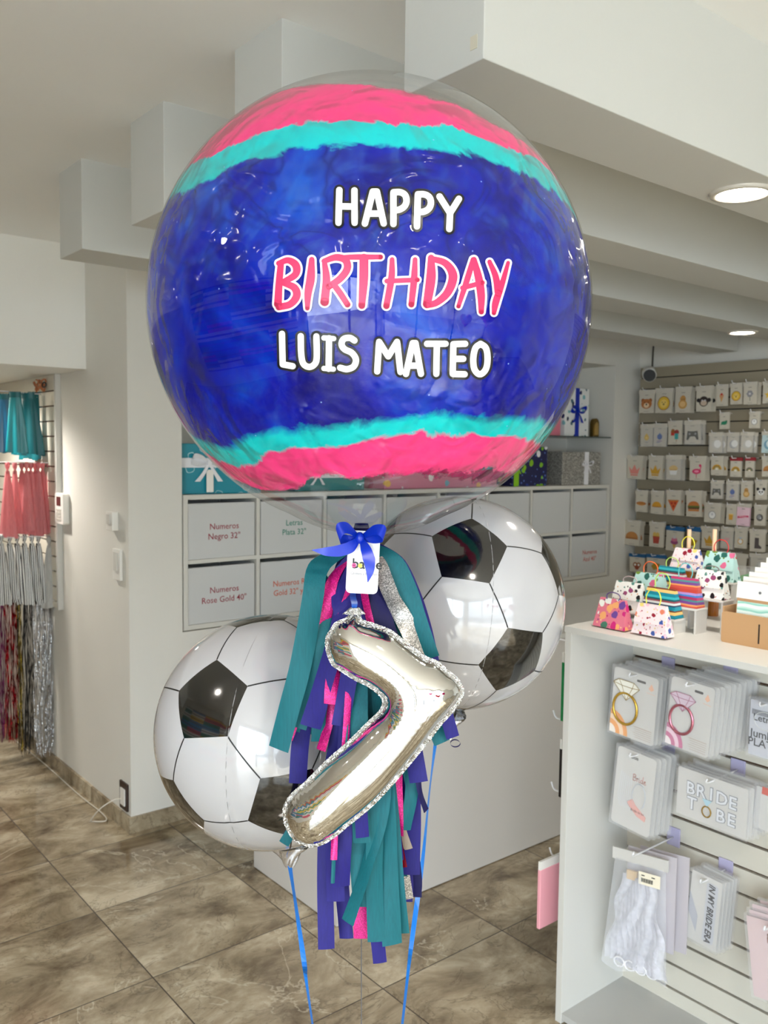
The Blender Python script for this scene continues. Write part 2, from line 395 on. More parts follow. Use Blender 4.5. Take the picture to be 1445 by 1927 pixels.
def ribbon_bow(mb, fr, cx, cy, s, m=0, tails=True, d=.004):
    """loops, knot and tails standing proud of frame fr"""
    for sg in (-1, 1):
        pts = [(0, 0, .0), (.45, .32, .25), (1.0, .42, .30), (1.1, .05, .22), (.6, -.12, .16), (0, 0, .02)]
        cen = cat_rom([fr.at(cx+sg*a*s, cy+b*s, d+c*s*.6) for a, b, c in pts], 18)
        wv = fr.n*.16*s+fr.v*.20*s
        mb.grid(lambda u, v: cen[round(u*18)]+wv*(v-.5)*(.4+1.2*math.sin(math.pi*min(1, u))), 18, 2, m)
        if tails:
            cen2 = cat_rom([fr.at(cx, cy, d+.02*s), fr.at(cx+sg*.35*s, cy-.6*s, d+.12*s), fr.at(cx+sg*.75*s, cy-1.15*s, d+.04*s)], 8)
            mb.grid(lambda u, v: cen2[round(u*8)]+(fr.u*.32*s)*(v-.5)*(.5+u*.6), 8, 1, m)
    mb.obox(fr.at(cx, cy, d+.08*s), fr.u*.13*s, fr.v*.13*s, fr.n*.1*s, m)

def patterned(name, bg, cols, scale=40, thr=.3, rough=.5, stretch=(1, 1, 1), extra=None):
    """repeating printed motifs: voronoi cells of coloured blobs over a ground colour"""
    if name in _m: return _m[name]
    s = N(name); mp = s.n('Mapping'); s.l(s.tc, mp.inputs[0]); mp.inputs['Scale'].default_value = stretch
    v = s.n('TexVoronoi'); v.inputs['Scale'].default_value = scale; s.l(mp.outputs[0], v.inputs['Vector'])
    nz = s.noise(scale*1.6, 2, .5, mp.outputs[0])
    dd = s.math('ADD', v.outputs['Distance'], s.math('MULTIPLY', s.math('SUBTRACT', nz, .5), .5))
    mask = s.math('LESS_THAN', dd, thr); sp = s.sep(v.outputs['Color'])
    stops = [(i/len(cols), c) for i, c in enumerate(cols)]
    base = s.mix(mask, bg, s.ramp(sp[0], stops, 'CONSTANT'))
    if extra:   # small secondary specks
        v2 = s.n('TexVoronoi'); v2.inputs['Scale'].default_value = scale*2.1; s.l(mp.outputs[0], v2.inputs['Vector'])
        m2 = s.math('LESS_THAN', v2.outputs['Distance'], .22)
        base = s.mix(s.math('MULTIPLY', m2, s.math('SUBTRACT', 1, mask)), base, s.ramp(s.sep(v2.outputs['Color'])[1], [(i/len(extra), c) for i, c in enumerate(extra)], 'CONSTANT'))
    s.l(base, s.b.inputs['Base Color']); s.b.inputs['Roughness'].default_value = rough; return s.m
def glitter(name, rgb, rgb2, metal=.5, scale=900):
    s = N(name); v = s.n('TexVoronoi'); v.inputs['Scale'].default_value = scale; s.l(s.tc, v.inputs['Vector'])
    sp = s.sep(v.outputs['Color']); s.l(s.mix(s.math('POWER', sp[0], 2.0), rgb, rgb2), s.b.inputs['Base Color'])
    s.b.inputs['Metallic'].default_value = metal; s.b.inputs['Roughness'].default_value = .38
    s.bump(sp[1], .6, .0015); return s.m

SATIN_W = mat('white_satin', (235, 235, 240), .3); SATIN_B = mat('royal_satin', (2, 44, 176), .34, spec=.5)
def lines_mat():   # turquoise paper with looping white line drawings
    s = N('turquoise_wrap'); v = s.n('TexVoronoi', feature='DISTANCE_TO_EDGE'); v.inputs['Scale'].default_value = 15; s.l(s.tc, v.inputs['Vector'])
    v.inputs['Randomness'].default_value = .8
    v2 = s.n('TexVoronoi'); v2.inputs['Scale'].default_value = 15; s.l(s.tc, v2.inputs['Vector'])
    a = s.math('LESS_THAN', s.math('ABSOLUTE', s.math('SUBTRACT', s.math('ADD', v2.outputs['Distance'], s.math('MULTIPLY', s.noise(30, 2), .25)), .42)), .022)
    s.l(s.mix(s.math('MULTIPLY', a, .8), (18, 138, 158), (196, 232, 236)), s.b.inputs['Base Color']); s.b.inputs['Roughness'].default_value = .35
    return s.m
def giftbox(name, label, x0, x1, y0, y1, z0, z1, wrap, rib=None, ang=0, bow=.05, bowpos=(.5, .5), vband=True, hband=True, tagm=False, cat='gift box'):
    c = Vector(((x0+x1)/2, (y0+y1)/2, z0)); t = thing(name, label, cat, c)
    hx, hy, h = (x1-x0)/2, (y1-y0)/2, z1-z0; u = Vector((math.cos(ang), math.sin(ang), 0)); v = Vector((-math.sin(ang), math.cos(ang), 0))
    obj('box', MB().obox(c+Vector((0, 0, h/2)), u*hx, v*hy, Vector((0, 0, h/2))), wrap, t, bevel=.003)
    if rib:
        m = MB(); zc = c+Vector((0, 0, h/2)); bw = min(.022, hx*.16)
        px = (bowpos[0]-.5)*2*hx; pz = (bowpos[1]-.5)*h
        if vband: m.obox(zc+u*px, u*bw, v*(hy+.002), Vector((0, 0, h/2+.0015)))
        if hband: m.obox(zc+Vector((0, 0, pz)), u*(hx+.0015), v*(hy+.0015), Vector((0, 0, bw)))
        ribbon_bow(m, Fr(zc+u*px-v*(hy+.002)+Vector((0, 0, pz)), u, (0, 0, 1)), 0, 0, bow)
        obj('ribbon_bow', m, rib, t)
        if tagm:
            f = Fr(zc+u*(px+.0)-v*(hy+.02)+Vector((0, 0, pz-.035)), u, (0, 0, 1)); m = MB()
            f.slab(m, [(-.017, -.10), (.017, -.10), (.017, -.008), (.009, .004), (-.009, .004), (-.017, -.008)], 0, .001)
            obj('hang_tag', m, cm((240, 238, 232)), t)
    return t
giftbox('gift_box', 'turquoise gift box with white line drawings, white bow and tag', 1.80, 2.20, 3.64, 3.92, 1.4925, 1.725, lines_mat(), SATIN_W, -.10, .075, (.33, .62), vband=False, tagm=True)
giftbox('gift_box', 'silver glitter gift box with white satin bow', 4.47, 4.87, 3.66, 3.94, 1.4925, 1.71, glitter('silver_glitter_wrap', (120, 118, 112), (225, 222, 215), .35, 260), SATIN_W, 0, .05, (.62, .62), hband=False)
POLKA = patterned('polka_wrap', (236, 238, 238), [(16, 28, 66), (130, 190, 196), (20, 34, 92), (70, 110, 130)], 20, .27)
giftbox('gift_box', 'tall white polka dot gift box with royal blue bow on the glass shelf', 4.53, 4.78, 3.70, 3.90, 1.8135, 2.13, POLKA, SATIN_B, 0, .065, (.5, .52), hband=False)
giftbox('gift_box', 'dark blue and lime printed gift box, tallest of its pile', 4.0, 4.32, 3.66, 3.9, 1.4925, 1.74, patterned('navy_party_wrap', (22, 26, 74), [(140, 196, 30), (236, 236, 240), (40, 60, 150), (130, 190, 40)], 17, .33, extra=[(230, 230, 235), (90, 120, 200)]), cm((142, 200, 34)), 0, .04, (.1, .5), vband=True, hband=False)
giftbox('gift_box', 'long pink gift box with rainbow prints, seen through the clear balloon bottom', 3.0, 3.88, 3.68, 3.9, 1.4925, 1.66, patterned('pink_rainbow_wrap', (214, 132, 158), [(240, 190, 90), (120, 180, 200), (240, 235, 235), (200, 90, 130)], 14, .3), None)
giftbox('gift_box', 'teal gift box in the middle of the cubby top, behind the balloon', 2.42, 2.86, 3.68, 3.9, 1.4925, 1.64, mat('teal_wrap', (50, 130, 132), .4), SATIN_W, 0, .05, (.3, .6), vband=False)
giftbox('gift_box', 'small pink gift box beside the polka dot box', 4.33, 4.49, 3.70, 3.86, 1.8135, 1.94, cm((226, 130, 150)), None)
t = thing('brass_ornament', 'small arched brass ornament at the right end of the glass shelf', 'ornament', (4.84, 3.70, 1.8135))
m = MB(); f = Fr((4.85, 3.69, 1.8135), (1, 0, 0), (0, 0, 1)); arch = [(-.032, 0), (.032, 0)]+[(.032*math.cos(a), .085+.04*math.sin(a)) for a in [math.pi*i/10 for i in range(11)]]
f.slab(m, arch, -.03, 0); obj('arch_body', m, mat('brass', (120, 96, 48), .35, .8), t, bevel=.002)
m = MB(); f.slab(m, [(x*.6, .012+y*.7) for x, y in arch], .0005, .004); obj('inner_panel', m, mat('brass_light', (190, 160, 96), .3, .8), t)

# ================================================================== COUNTER
t = thing('counter', 'long plain white counter standing on the marble floor', 'counter', (1.78, 2.42, 0))
obj('counter_body', MB().box(1.777, 4.45, 2.421, 2.995, .004, .893), GREYW, t)
obj('counter_top', MB().box(1.772, 4.46, 2.416, 3.0, .893, .915), WHITE, t, bevel=.001)
obj('foot_gap', MB().box(1.80, 4.44, 2.435, 2.985, 0, .004), BLACKM, t)

# ================================================================== WALL DEVICES on the return wall
def keypad():
    x = PXL-.001; c = PX(123, 957, x); t = thing('alarm_keypad', 'white alarm keypad with small dark screen beside the slatted panel', 'keypad', c)
    f = Fr((x, c.y, c.z), (0, -1, 0), (0, 0, 1)); m = MB(); f.slab(m, rrect(.12, .155, .012), 0, .032); o = obj('casing', m, PLASW, t, bevel=.003)
    m = MB(); f.slab(m, rect(-.03, .015, .025, .06), .0325, .034); obj('screen', m, cm((92, 40, 40)), t)
    m = MB()
    for i in range(3):
        for j in range(4): f.slab(m, rect(-.032+i*.022, -.012-j*.016, -.015+i*.022, -.001-j*.016), .0325, .0345)
    obj('keys', m, cm((196, 192, 184)), t)
keypad()
def switchbox(px, py, w, h, d, label, inner):
    x = PXL-.001; c = PX(px, py, x); t = thing('wall_switch', label, 'switch', c)
    f = Fr((x, c.y, c.z), (0, -1, 0), (0, 0, 1)); m = MB(); f.slab(m, rrect(w, h, .006), 0, d); obj('casing', m, PLASW, t, bevel=.003)
    m = MB(); f.slab(m, rrect(w*.45, h*inner, .003, 0, h*.1), d+.0005, d+.006); obj('rocker', m, cm((214, 212, 206)), t)
switchbox(217, 980, .075, .085, .03, 'small square white switch box near the pillar corner', .5)
switchbox(224, 1062, .085, .14, .014, 'tall white switch plate below the square switch box', .6)
x = PXL-.001; c = PX(235, 1497, x); t = thing('wall_outlet', 'dark framed wall outlet low on the pillar with a white plug', 'outlet', c)
f = Fr((x, c.y, c.z), (0, -1, 0), (0, 0, 1)); m = MB(); f.slab(m, rrect(.085, .125, .004), 0, .008); obj('frame_plate', m, cm((52, 36, 30)), t, bevel=.001)
m = MB(); f.slab(m, rect(-.022, -.04, .024, .035), .0085, .014); obj('socket_insert', m, PLASW, t)
cable = [(PXL-.018, c.y, c.z-.01), (PXL-.05, c.y+.01, c.z-.012), (PXL-.10, c.y+.04, c.z-.05), (PXL-.12, c.y+.10, .03), (PXL-.09, c.y+.13, .008), (PXL-.05, c.y+.10, .012), (PXL-.03, c.y+.2, .008), (PXL-.035, c.y+.5, .006), (PXL-.03, c.y+1.0, .006), (PXL-.04, c.y+1.5, .006)]
tag(obj('power_cord', MB().tube(cat_rom(cable, 60), .0028, 6), mat('cord_white', (214, 208, 196), .5), smooth=True), 'thin white power cord looping from the outlet along the skirting', 'cord')

# ================================================================== CCTV
c = PX(1222, 706, RX-.02); t = thing('security_camera', 'small white security camera with black lens at the top corner of the slatted wall', 'camera', c)
m = MB(); d_ = Vector((-.8, -.6, -.25)).normalized(); base = c+Vector((-.01, 0, .02))
m.tube([base+d_*.02, base+d_*.13], .046, 16); obj('camera_body', m, PLASW, t, bevel=.003)
obj('camera_mount', MB().tube([c, base+d_*.05], .018, 10), PLASW, t); obj('lens', MB().tube([base+d_*.131, base+d_*.15], .040, 16), cm((12, 12, 12)), t)
tag(obj('camera_cable', MB().tube(cat_rom([(c.x, c.y-.02, c.z+.03), (c.x-.005, c.y-.025, c.z+.15), (c.x-.005, c.y-.035, CZ-.02)], 10), .006, 6), cm((60, 58, 52))), 'dark cable running from the security camera up to the ceiling', 'cable')

# ================================================================== BALLOONS
SC = P(696, 588, 1.30); SR = .3232
def hit(px, py, c, R):
    v = ray(px, py).normalized(); w_ = O-c; b_ = w_.dot(v); D = b_*b_-(w_.dot(w_)-R*R)
    return O+v*(-b_-math.sqrt(max(D, 0)))
def sphere(mb, c, R, nu=96, nv=64, fn=None, m=0):
    def g(u, v):
        th = u*2*math.pi; ph = math.pi*v; d = Vector((math.sin(ph)*math.cos(th), math.sin(ph)*math.sin(th), math.cos(ph)))
        return c+d*(R*(fn(d) if fn else 1))
    return mb.grid(g, nu, nv, m, wrap=True)
# clear film
s = N('clear_film'); nt = s.t; nt.nodes.remove(s.b)
tr = s.n('BsdfTransparent'); tr.inputs[0].default_value = (.985, .988, .99, 1); gl = s.n('BsdfGlossy'); gl.inputs['Roughness'].default_value = .015
lw = s.n('LayerWeight'); lw.inputs['Blend'].default_value = .5; mx = s.n('MixShader')
fac = s.math('ADD', .038, s.math('MULTIPLY', s.math('POWER', lw.outputs['Facing'], 4.0), .6))
s.l(fac, mx.inputs[0]); s.l(tr.outputs[0], mx.inputs[1]); s.l(gl.outputs[0], mx.inputs[2]); s.l(mx.outputs[0], s.out.inputs[0])
bp = s.n('Bump'); bp.inputs['Strength'].default_value = .10; bp.inputs['Distance'].default_value = .01
s.l(s.noise(7, 2), bp.inputs['Height']); s.l(bp.outputs[0], gl.inputs['Normal']); FILM = s.m
# paint inside the film: latitudinal bands with ragged edges
s = N('balloon_paint'); k = 1/SR
mpv = s.n('VectorMath', operation='SCALE'); s.l(s.tc, mpv.inputs[0]); mpv.inputs['Scale'].default_value = k; pv = mpv.outputs[0]
nzA = s.math('MULTIPLY', s.math('SUBTRACT', s.noise(4.2, 8, .66, pv, .6), .5), .20)
ysym = s.math('ABSOLUTE', s.dot((0, 1, 0), pv))
def band(ax, ay, off, amp=1.0):   # >0 above the tilted latitude
    return s.math('SUBTRACT', s.math('ADD', s.math('ADD', s.dot((-ax, 0, 1), pv), s.math('MULTIPLY', ysym, ay)), s.math('MULTIPLY', nzA, amp)), off)
def step(v, w=.012): return s.math('ADD', s.math('DIVIDE', v, w), .5, True)
top, pt, tb = band(-.25, .02, .66, .55), band(-.10, -.144, .409), band(-.141, -.222, .216, 1.1)
bt, tp, pc = band(0, -.161, -.635, .6), band(-.02, -.199, -.728, .5), band(.018, -.11, -.793, .8)
cl = s.noise(2.2, 5, .55, pv, 1.3); cl2 = s.noise(5.5, 3, .5, pv, .8)
blue = s.ramp(cl, [(.30, (0, 4, 108)), (.46, (0, 14, 144)), (.56, (0, 34, 160)), (.68, (0, 66, 176)), (.8, (10, 104, 196))])
blue = s.mix(s.math('MULTIPLY', s.math('SUBTRACT', s.math('MULTIPLY', cl2, 3.2), 1.9, True), .35), blue, (66, 120, 205))
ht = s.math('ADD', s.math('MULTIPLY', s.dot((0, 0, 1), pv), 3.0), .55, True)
rg1 = s.math('SUBTRACT', s.math('MULTIPLY', s.noise(4.6, 2.5, .55, pv, 2.2), 4.5), 2.15, True)  # wavy reflections painted into the upper blue: pale patches, then dark lines
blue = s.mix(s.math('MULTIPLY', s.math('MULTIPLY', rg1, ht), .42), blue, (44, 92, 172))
rg2 = s.math('SUBTRACT', 1, s.math('MULTIPLY', s.math('ABSOLUTE', s.math('SUBTRACT', s.noise(3.3, 2, .5, pv, 1.6), .5)), 16), True)
blue = s.mix(s.math('MULTIPLY', s.math('MULTIPLY', rg2, ht), .55), blue, (0, 4, 92))
teal = s.mix(s.math('SUBTRACT', s.math('MULTIPLY', s.noise(9, 4, .6, pv, .6), 5), 3.1, True), (0, 190, 192), (0, 128, 156))
pink = s.mix(s.math('SUBTRACT', s.math('MULTIPLY', s.noise(4, 5, .6, pv, 1.0), 4), 2.5, True), (236, 58, 126), (200, 60, 132))
c1 = s.mix(step(tb, .02), blue, teal); c1 = s.mix(step(pt), c1, pink)
c1 = s.mix(step(s.math('MULTIPLY', bt, -1), .03), c1, teal); c1 = s.mix(step(s.math('MULTIPLY', tp, -1)), c1, pink)
vb = s.n('TexVoronoi'); vb.inputs['Scale'].default_value = 15; s.l(pv, vb.inputs['Vector'])
spk = s.math('MULTIPLY', s.math('LESS_THAN', vb.outputs['Distance'], .05), s.math('GREATER_THAN', s.sep(vb.outputs['Color'])[0], .5))
c1 = s.mix(s.math('MULTIPLY', spk, .7), c1, (150, 180, 235))
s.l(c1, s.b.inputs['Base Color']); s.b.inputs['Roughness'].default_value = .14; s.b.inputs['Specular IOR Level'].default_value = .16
al = s.math('MULTIPLY', step(s.math('MULTIPLY', top, -1), .02), step(pc, .015)); s.l(al, s.b.inputs['Alpha'])
rp = s.math('ADD', s.noise(3.4, 1.5, .45, pv, 1.2), s.math('MULTIPLY', s.noise(8, 1, .5, pv, 1.0), .25))
s.bump(rp, .7, .035); PAINT = s.m
t_b = thing('bubble_balloon', 'giant clear bubble balloon painted pink, teal and blue, lettered Happy Birthday Luis Mateo', 'balloon', SC)
def pear(d):  # slight gather towards the neck
    return 1+.03*max(0, -d.z-.93)/.07
film = MB(); sphere(film, SC, SR, 128, 96, pear); obj('clear_skin', film, FILM, t_b, smooth=True, weld=True)
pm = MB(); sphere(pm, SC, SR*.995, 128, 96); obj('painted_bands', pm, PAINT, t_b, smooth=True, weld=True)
# neck with gathered folds
nb = SC+Vector((0, 0, -SR*1.025)); m = MB()
def neck(u, v):
    a = u*2*math.pi; r = (.050*(1-v)**1.6+.0055)*(1+.22*math.sin(a*9+v*3)*(1-v*.4)); return nb+Vector((r*math.cos(a), r*math.sin(a), .012-.040*v))
m.grid(neck, 72, 10, wrap=True); obj('gathered_neck', m, FILM, t_b, smooth=True)
# lettering: strokes traced in a flat grid then laid on the ball
def strokes_on_ball(name, strokes, extra, col, lift):
    mb = MB(); sc_ = 500/1445; ox, oy = 480, 330
    for st in strokes:
        pts = [Vector((p[0], p[1])) for p in st]; rr = [(p[2] if len(p) > 2 else 16)+extra for p in st]
        dense = []; dr = []
        if len(pts) > 2: cp = cat_rom([(p.x, p.y, r_) for p, r_ in zip(pts, rr)], 8*(len(pts)-1))
        else: cp = [Vector((*pts[0].lerp(pts[1], i/10), rr[0]+(rr[1]-rr[0])*i/10)) for i in range(11)]
        def H(x, y): return hit(ox+x*sc_, oy+y*sc_, SC, SR*(1+lift))
        for i, p in enumerate(cp):
            q = cp[min(i+1, len(cp)-1)]-cp[max(i-1, 0)]; q = Vector((q.x, q.y)); q = q.normalized() if q.length > 0 else Vector((1, 0))
            dense.append((Vector((p.x, p.y)), Vector((-q.y, q.x)), p.z))
        for (a, na, ra), (b, nb_, rb) in zip(dense, dense[1:]):
            mb.add([H(*(a-na*ra)), H(*(b-nb_*rb)), H(*b), H(*a)], [(0, 1, 2, 3)]); mb.add([H(*a), H(*b), H(*(b+nb_*rb)), H(*(a+na*ra))], [(0, 1, 2, 3)])
        for (c_, _, r_) in dense[::2]+[dense[-1]]:
            ring = [H(c_.x+r_*math.cos(a*math.pi/10), c_.y+r_*math.sin(a*math.pi/10)) for a in range(20)]
            mb.add([H(*c_)]+ring, [(0, 1+i, 1+(i+1) % 20) for i in range(20)])
    return obj(name, mb, col, t_b)
R0 = 16
HAPPY = [[(458,80),(453,258)], [(540,82),(541,258)], [(456,168),(540,170)],
 [(597,262),(640,88)], [(662,88),(699,262)], [(618,208),(684,208)], [(640,88),(662,88)],
 [(752,92),(752,265)], [(752,92),(790,92),(816,108),(823,140),(812,168),(785,186),(752,190)],
 [(885,103),(880,278)], [(885,103),(922,104),(948,120),(956,150),(945,180),(918,197),(883,200)],
 [(1003,115),(1060,205)], [(1108,128),(1060,205)], [(1060,205),(1056,292)]]
NAME = [[(146,862),(150,1028)], [(150,1028),(205,1038)],
 [(248,875),(251,975),(263,1025),(295,1042),(325,1025),(335,985),(333,875)],
 [(374,884,13),(428,888,13)], [(402,886),(400,1052)], [(374,1050,13),(426,1054,13)],
 [(540,898),(515,884),(482,890),(470,918),(486,945),(525,965),(548,1000),(537,1038),(500,1054),(462,1046)],
 [(664,1066),(674,905)], [(674,905),(724,985)], [(724,985),(772,905)], [(772,905),(790,1070)],
 [(820,1080),(857,912)], [(857,912),(872,912)], [(872,912),(902,1080)], [(835,1035),(893,1035)],
 [(935,916),(1036,916)], [(988,918),(985,1080)],
 [(1142,916),(1080,918)], [(1078,918),(1074,1080)], [(1074,1080),(1140,1082)], [(1076,998),(1132,998)],
 [(1226,916),(1255,940),(1264,998),(1254,1055),(1222,1082),(1193,1055),(1186,998),(1198,940),(1226,916)]]
BDAY = [[(140,478,15),(130,590,17),(124,700,19)], [(128,478,12),(180,462,15),(222,490,19),(218,540,17),(150,582,13)],
 [(150,584,12),(212,610,18),(226,655,19),(192,700,17),(130,716,16)], [(308,458,13),(302,560,21),(288,640,18),(284,722,10)],
 [(378,478,12),(388,570,19),(378,688,21)], [(375,466,12),(440,446,16),(492,462,18),(500,510,18),(462,562,17),(402,604,15)],
 [(425,590,14),(462,640,15),(502,702,14)], [(468,446,10),(560,444,13),(682,444,11)], [(592,450,22),(590,570,22),(580,708,16)],
 [(745,458,11),(741,560,16),(714,710,15)], [(716,575,11),(882,568,11)], [(870,458,11),(864,570,16),(850,702,14)],
 [(957,448,15),(956,560,24),(935,700,20)], [(955,452,13),(1035,478,17),(1076,545,22),(1050,632,20),(990,690,16),(935,706,15)],
 [(1186,458,12),(1152,570,14),(1106,712,9)], [(1190,458,13),(1216,560,19),(1229,650,19),(1230,742,12)], [(1128,612,11),(1236,584,11)],
 [(1275,470,10),(1308,550,15),(1322,640,17)], [(1376,475,8),(1346,580,13),(1310,685,17),(1299,748,10)]]
BLK = mat('letter_black', (14, 14, 18), .35); WHT = mat('letter_white', (244, 244, 246), .4); PNK = mat('letter_pink', (208, 34, 90), .4)
strokes_on_ball('happy_outline', HAPPY, 14.5, BLK, .0016); strokes_on_ball('happy_letters', HAPPY, 1.5, WHT, .0030)
strokes_on_ball('name_outline', NAME, 14, BLK, .0016); strokes_on_ball('name_letters', NAME, 1, WHT, .0030)
strokes_on_ball('birthday_outline', BDAY, 13, WHT, .0016); strokes_on_ball('birthday_letters', BDAY, 2.5, PNK, .0030)

# ---- foil football balloons
ph_ = (1+5**.5)/2
IV = [Vector(v).normalized() for v in [(0,1,ph_),(0,-1,ph_),(0,1,-ph_),(0,-1,-ph_),(1,ph_,0),(-1,ph_,0),(1,-ph_,0),(-1,-ph_,0),(ph_,0,1),(-ph_,0,1),(ph_,0,-1),(-ph_,0,-1)]]
def nbr(i): return [j for j in range(12) if j != i and IV[i].dot(IV[j]) > .4]
def ordered(i):  # neighbours clockwise seen from outside
    a = IV[i]; n0 = nbr(i); e1 = (IV[n0[0]]-a*a.dot(IV[n0[0]])).normalized(); e2 = a.cross(e1)
    return sorted(n0, key=lambda j: -math.atan2(IV[j].dot(e2), IV[j].dot(e1)))
def foil_ball(label, cpx, cpy, dep, R, vpts, wpts, seam, tailpx):
    c = P(cpx, cpy, dep); t = thing('football_balloon', label, 'balloon', c, 'foil football balloons')
    od = ordered(0); A = []; B = []
    for k in range(5):
        if k in vpts: A.append((IV[0]*2+IV[od[k]]).normalized()); B.append((hit(*vpts[k], c, R)-c).normalized())
        if k in wpts: A.append((IV[0]+IV[od[k]]*2).normalized()); B.append((hit(*wpts[k], c, R)-c).normalized())
    A = np.array(A); B = np.array(B); U, S_, Vt = np.linalg.svd(A.T @ B); D = np.diag([1, 1, np.sign(np.linalg.det(Vt.T @ U.T))])
    Rm = Matrix((Vt.T @ D @ U.T).tolist()); V = [Rm @ v for v in IV]
    ns = (hit(*seam[0], c, R)-c).cross(hit(*seam[1], c, R)-c).normalized(); ax = (hit(*seam[1], c, R)-c).normalized(); bx_ = ns.cross(ax)
    def prof(d):
        q = abs(d.dot(ns)); an = math.atan2(d.dot(bx_), d.dot(ax))
        return 1-.007*math.exp(-(q/.016)**2)+.0016*math.sin(an*95+6*math.sin(an*7))*math.exp(-(q/.10)**2)*(.5+.5*math.sin(an*3.1+1))
    mb = MB()
    def fan(vs, mi, n=10):
        ctr = sum(vs, Vector((0,0,0))).normalized()
        for i in range(len(vs)):
            a, b = vs[i], vs[(i+1) % len(vs)]; idx = {}; pts = []
            for p in range(n+1):
                for q in range(n+1-p):
                    idx[(p, q)] = len(pts); d = (ctr*(n-p-q)+a*p+b*q).normalized(); pts.append(c+d*R*prof(d))
            fs = []
            for p in range(n):
                for q in range(n-p):
                    fs.append((idx[(p, q)], idx[(p+1, q)], idx[(p, q+1)]))
                    if q < n-p-1: fs.append((idx[(p+1, q)], idx[(p+1, q+1)], idx[(p, q+1)]))
            mb.add(pts, fs, mi)
    for i in range(12): fan([(V[i]*2+V[j]).normalized() for j in ordered(i)][::-1], 1)
    done = set()
    for i in range(12):
        for j in nbr(i):
            for k in nbr(i):
                if k in nbr(j) and tuple(sorted((i, j, k))) not in done:
                    done.add(tuple(sorted((i, j, k)))); tri = [V[i], V[j], V[k]]
                    if tri[0].cross(tri[1]).dot(tri[2]) < 0: tri = [tri[0], tri[2], tri[1]]
                    a, b, d = tri; fan([(2*a+b).normalized(), (a+2*b).normalized(), (2*b+d).normalized(), (b+2*d).normalized(), (2*d+a).normalized(), (d+2*a).normalized()], 0)
    # printed black panel lines
    for i in range(12):
        for j in nbr(i):
            if i < j:
                a, b = (V[i]*2+V[j]).normalized(), (V[i]+V[j]*2).normalized(); wv = a.cross(b).normalized()*.0058
                ctr = [(a.lerp(b, q/10)).normalized() for q in range(11)]
                mb.grid(lambda u, v: c+(ctr[round(u*10)]+wv*(v*2-1)).normalized()*R*1.0012*prof(ctr[round(u*10)]), 10, 1, 2)
    obj('printed_skin', mb, [FOILW, FOILB, cm((12, 12, 12))], t, smooth=True, weld=True)
    sm = MB(); ring = [c+(ax*math.cos(a*math.pi/60)+bx_*math.sin(a*math.pi/60))*R*.9945 for a in range(120)]
    sm.tube(ring, .0006, 5, closed=True); obj('seam', sm, cm((150, 150, 152), .3), t)
    # crumpled filling neck
    p0, p1 = P(*tailpx[0], dep), P(*tailpx[1], dep); L = (p1-p0); m = MB()
    def tail(u, v):
        a = u*2*math.pi; r = (.022*(1-v)**.8+.006+.010*math.exp(-((v-.35)/.2)**2))*(1+.25*math.sin(5*a+v*9)); return p0+L*v+rt*r*math.cos(a)+fw*r*.4*math.sin(a)
    m.grid(tail, 40, 12, wrap=True); m.mi = [1 if (k % 12) < 5 else 0 for k in range(len(m.f))]
    obj('filling_neck', m, [mat('crumpled_silver', (200, 200, 205), .15, .9), FOILB], t, smooth=True)
    return t, c
def foil_print(name, rgb):
    s = N(name); s.b.inputs['Base Color'].default_value = lin(rgb); s.b.inputs['Roughness'].default_value = .09; s.b.inputs['Specular IOR Level'].default_value = .9
    s.b.inputs['Coat Weight'].default_value = .6; s.b.inputs['Coat Roughness'].default_value = .03
    s.bump(s.noise(16, 2, .5), .05, .004); return s.m
FOILW = foil_print('foil_white', (180, 180, 184)); FOILB = foil_print('foil_black', (9, 9, 10))
foil_ball('silver white and black football balloon at lower left beside the pillar', 510.5, 1372, 1.53, .2005,
  {0: (399, 1249), 1: (452, 1286), 2: (425, 1391), 3: (347, 1390), 4: (338, 1299)}, {0: (441, 1182), 2: (478.5, 1470), 3: (333.7, 1461), 4: (315, 1285)},
  ((428, 1391), (490, 1185)), ((541, 1570), (545, 1632)))
foil_ball('silver white and black football balloon at right, tucked under the bubble balloon', 861, 1133, 1.66, .2015,
  {0: (884.5, 975.5), 1: (952, 1019.7), 2: (928.7, 1107.7), 3: (831, 1091.8), 4: (813.6, 1008)}, {1: (1014.6, 1033), 2: (952, 1194), 4: (744.5, 997)},
  ((929, 1100), (915, 980)), ((838, 1330), (842, 1392)))

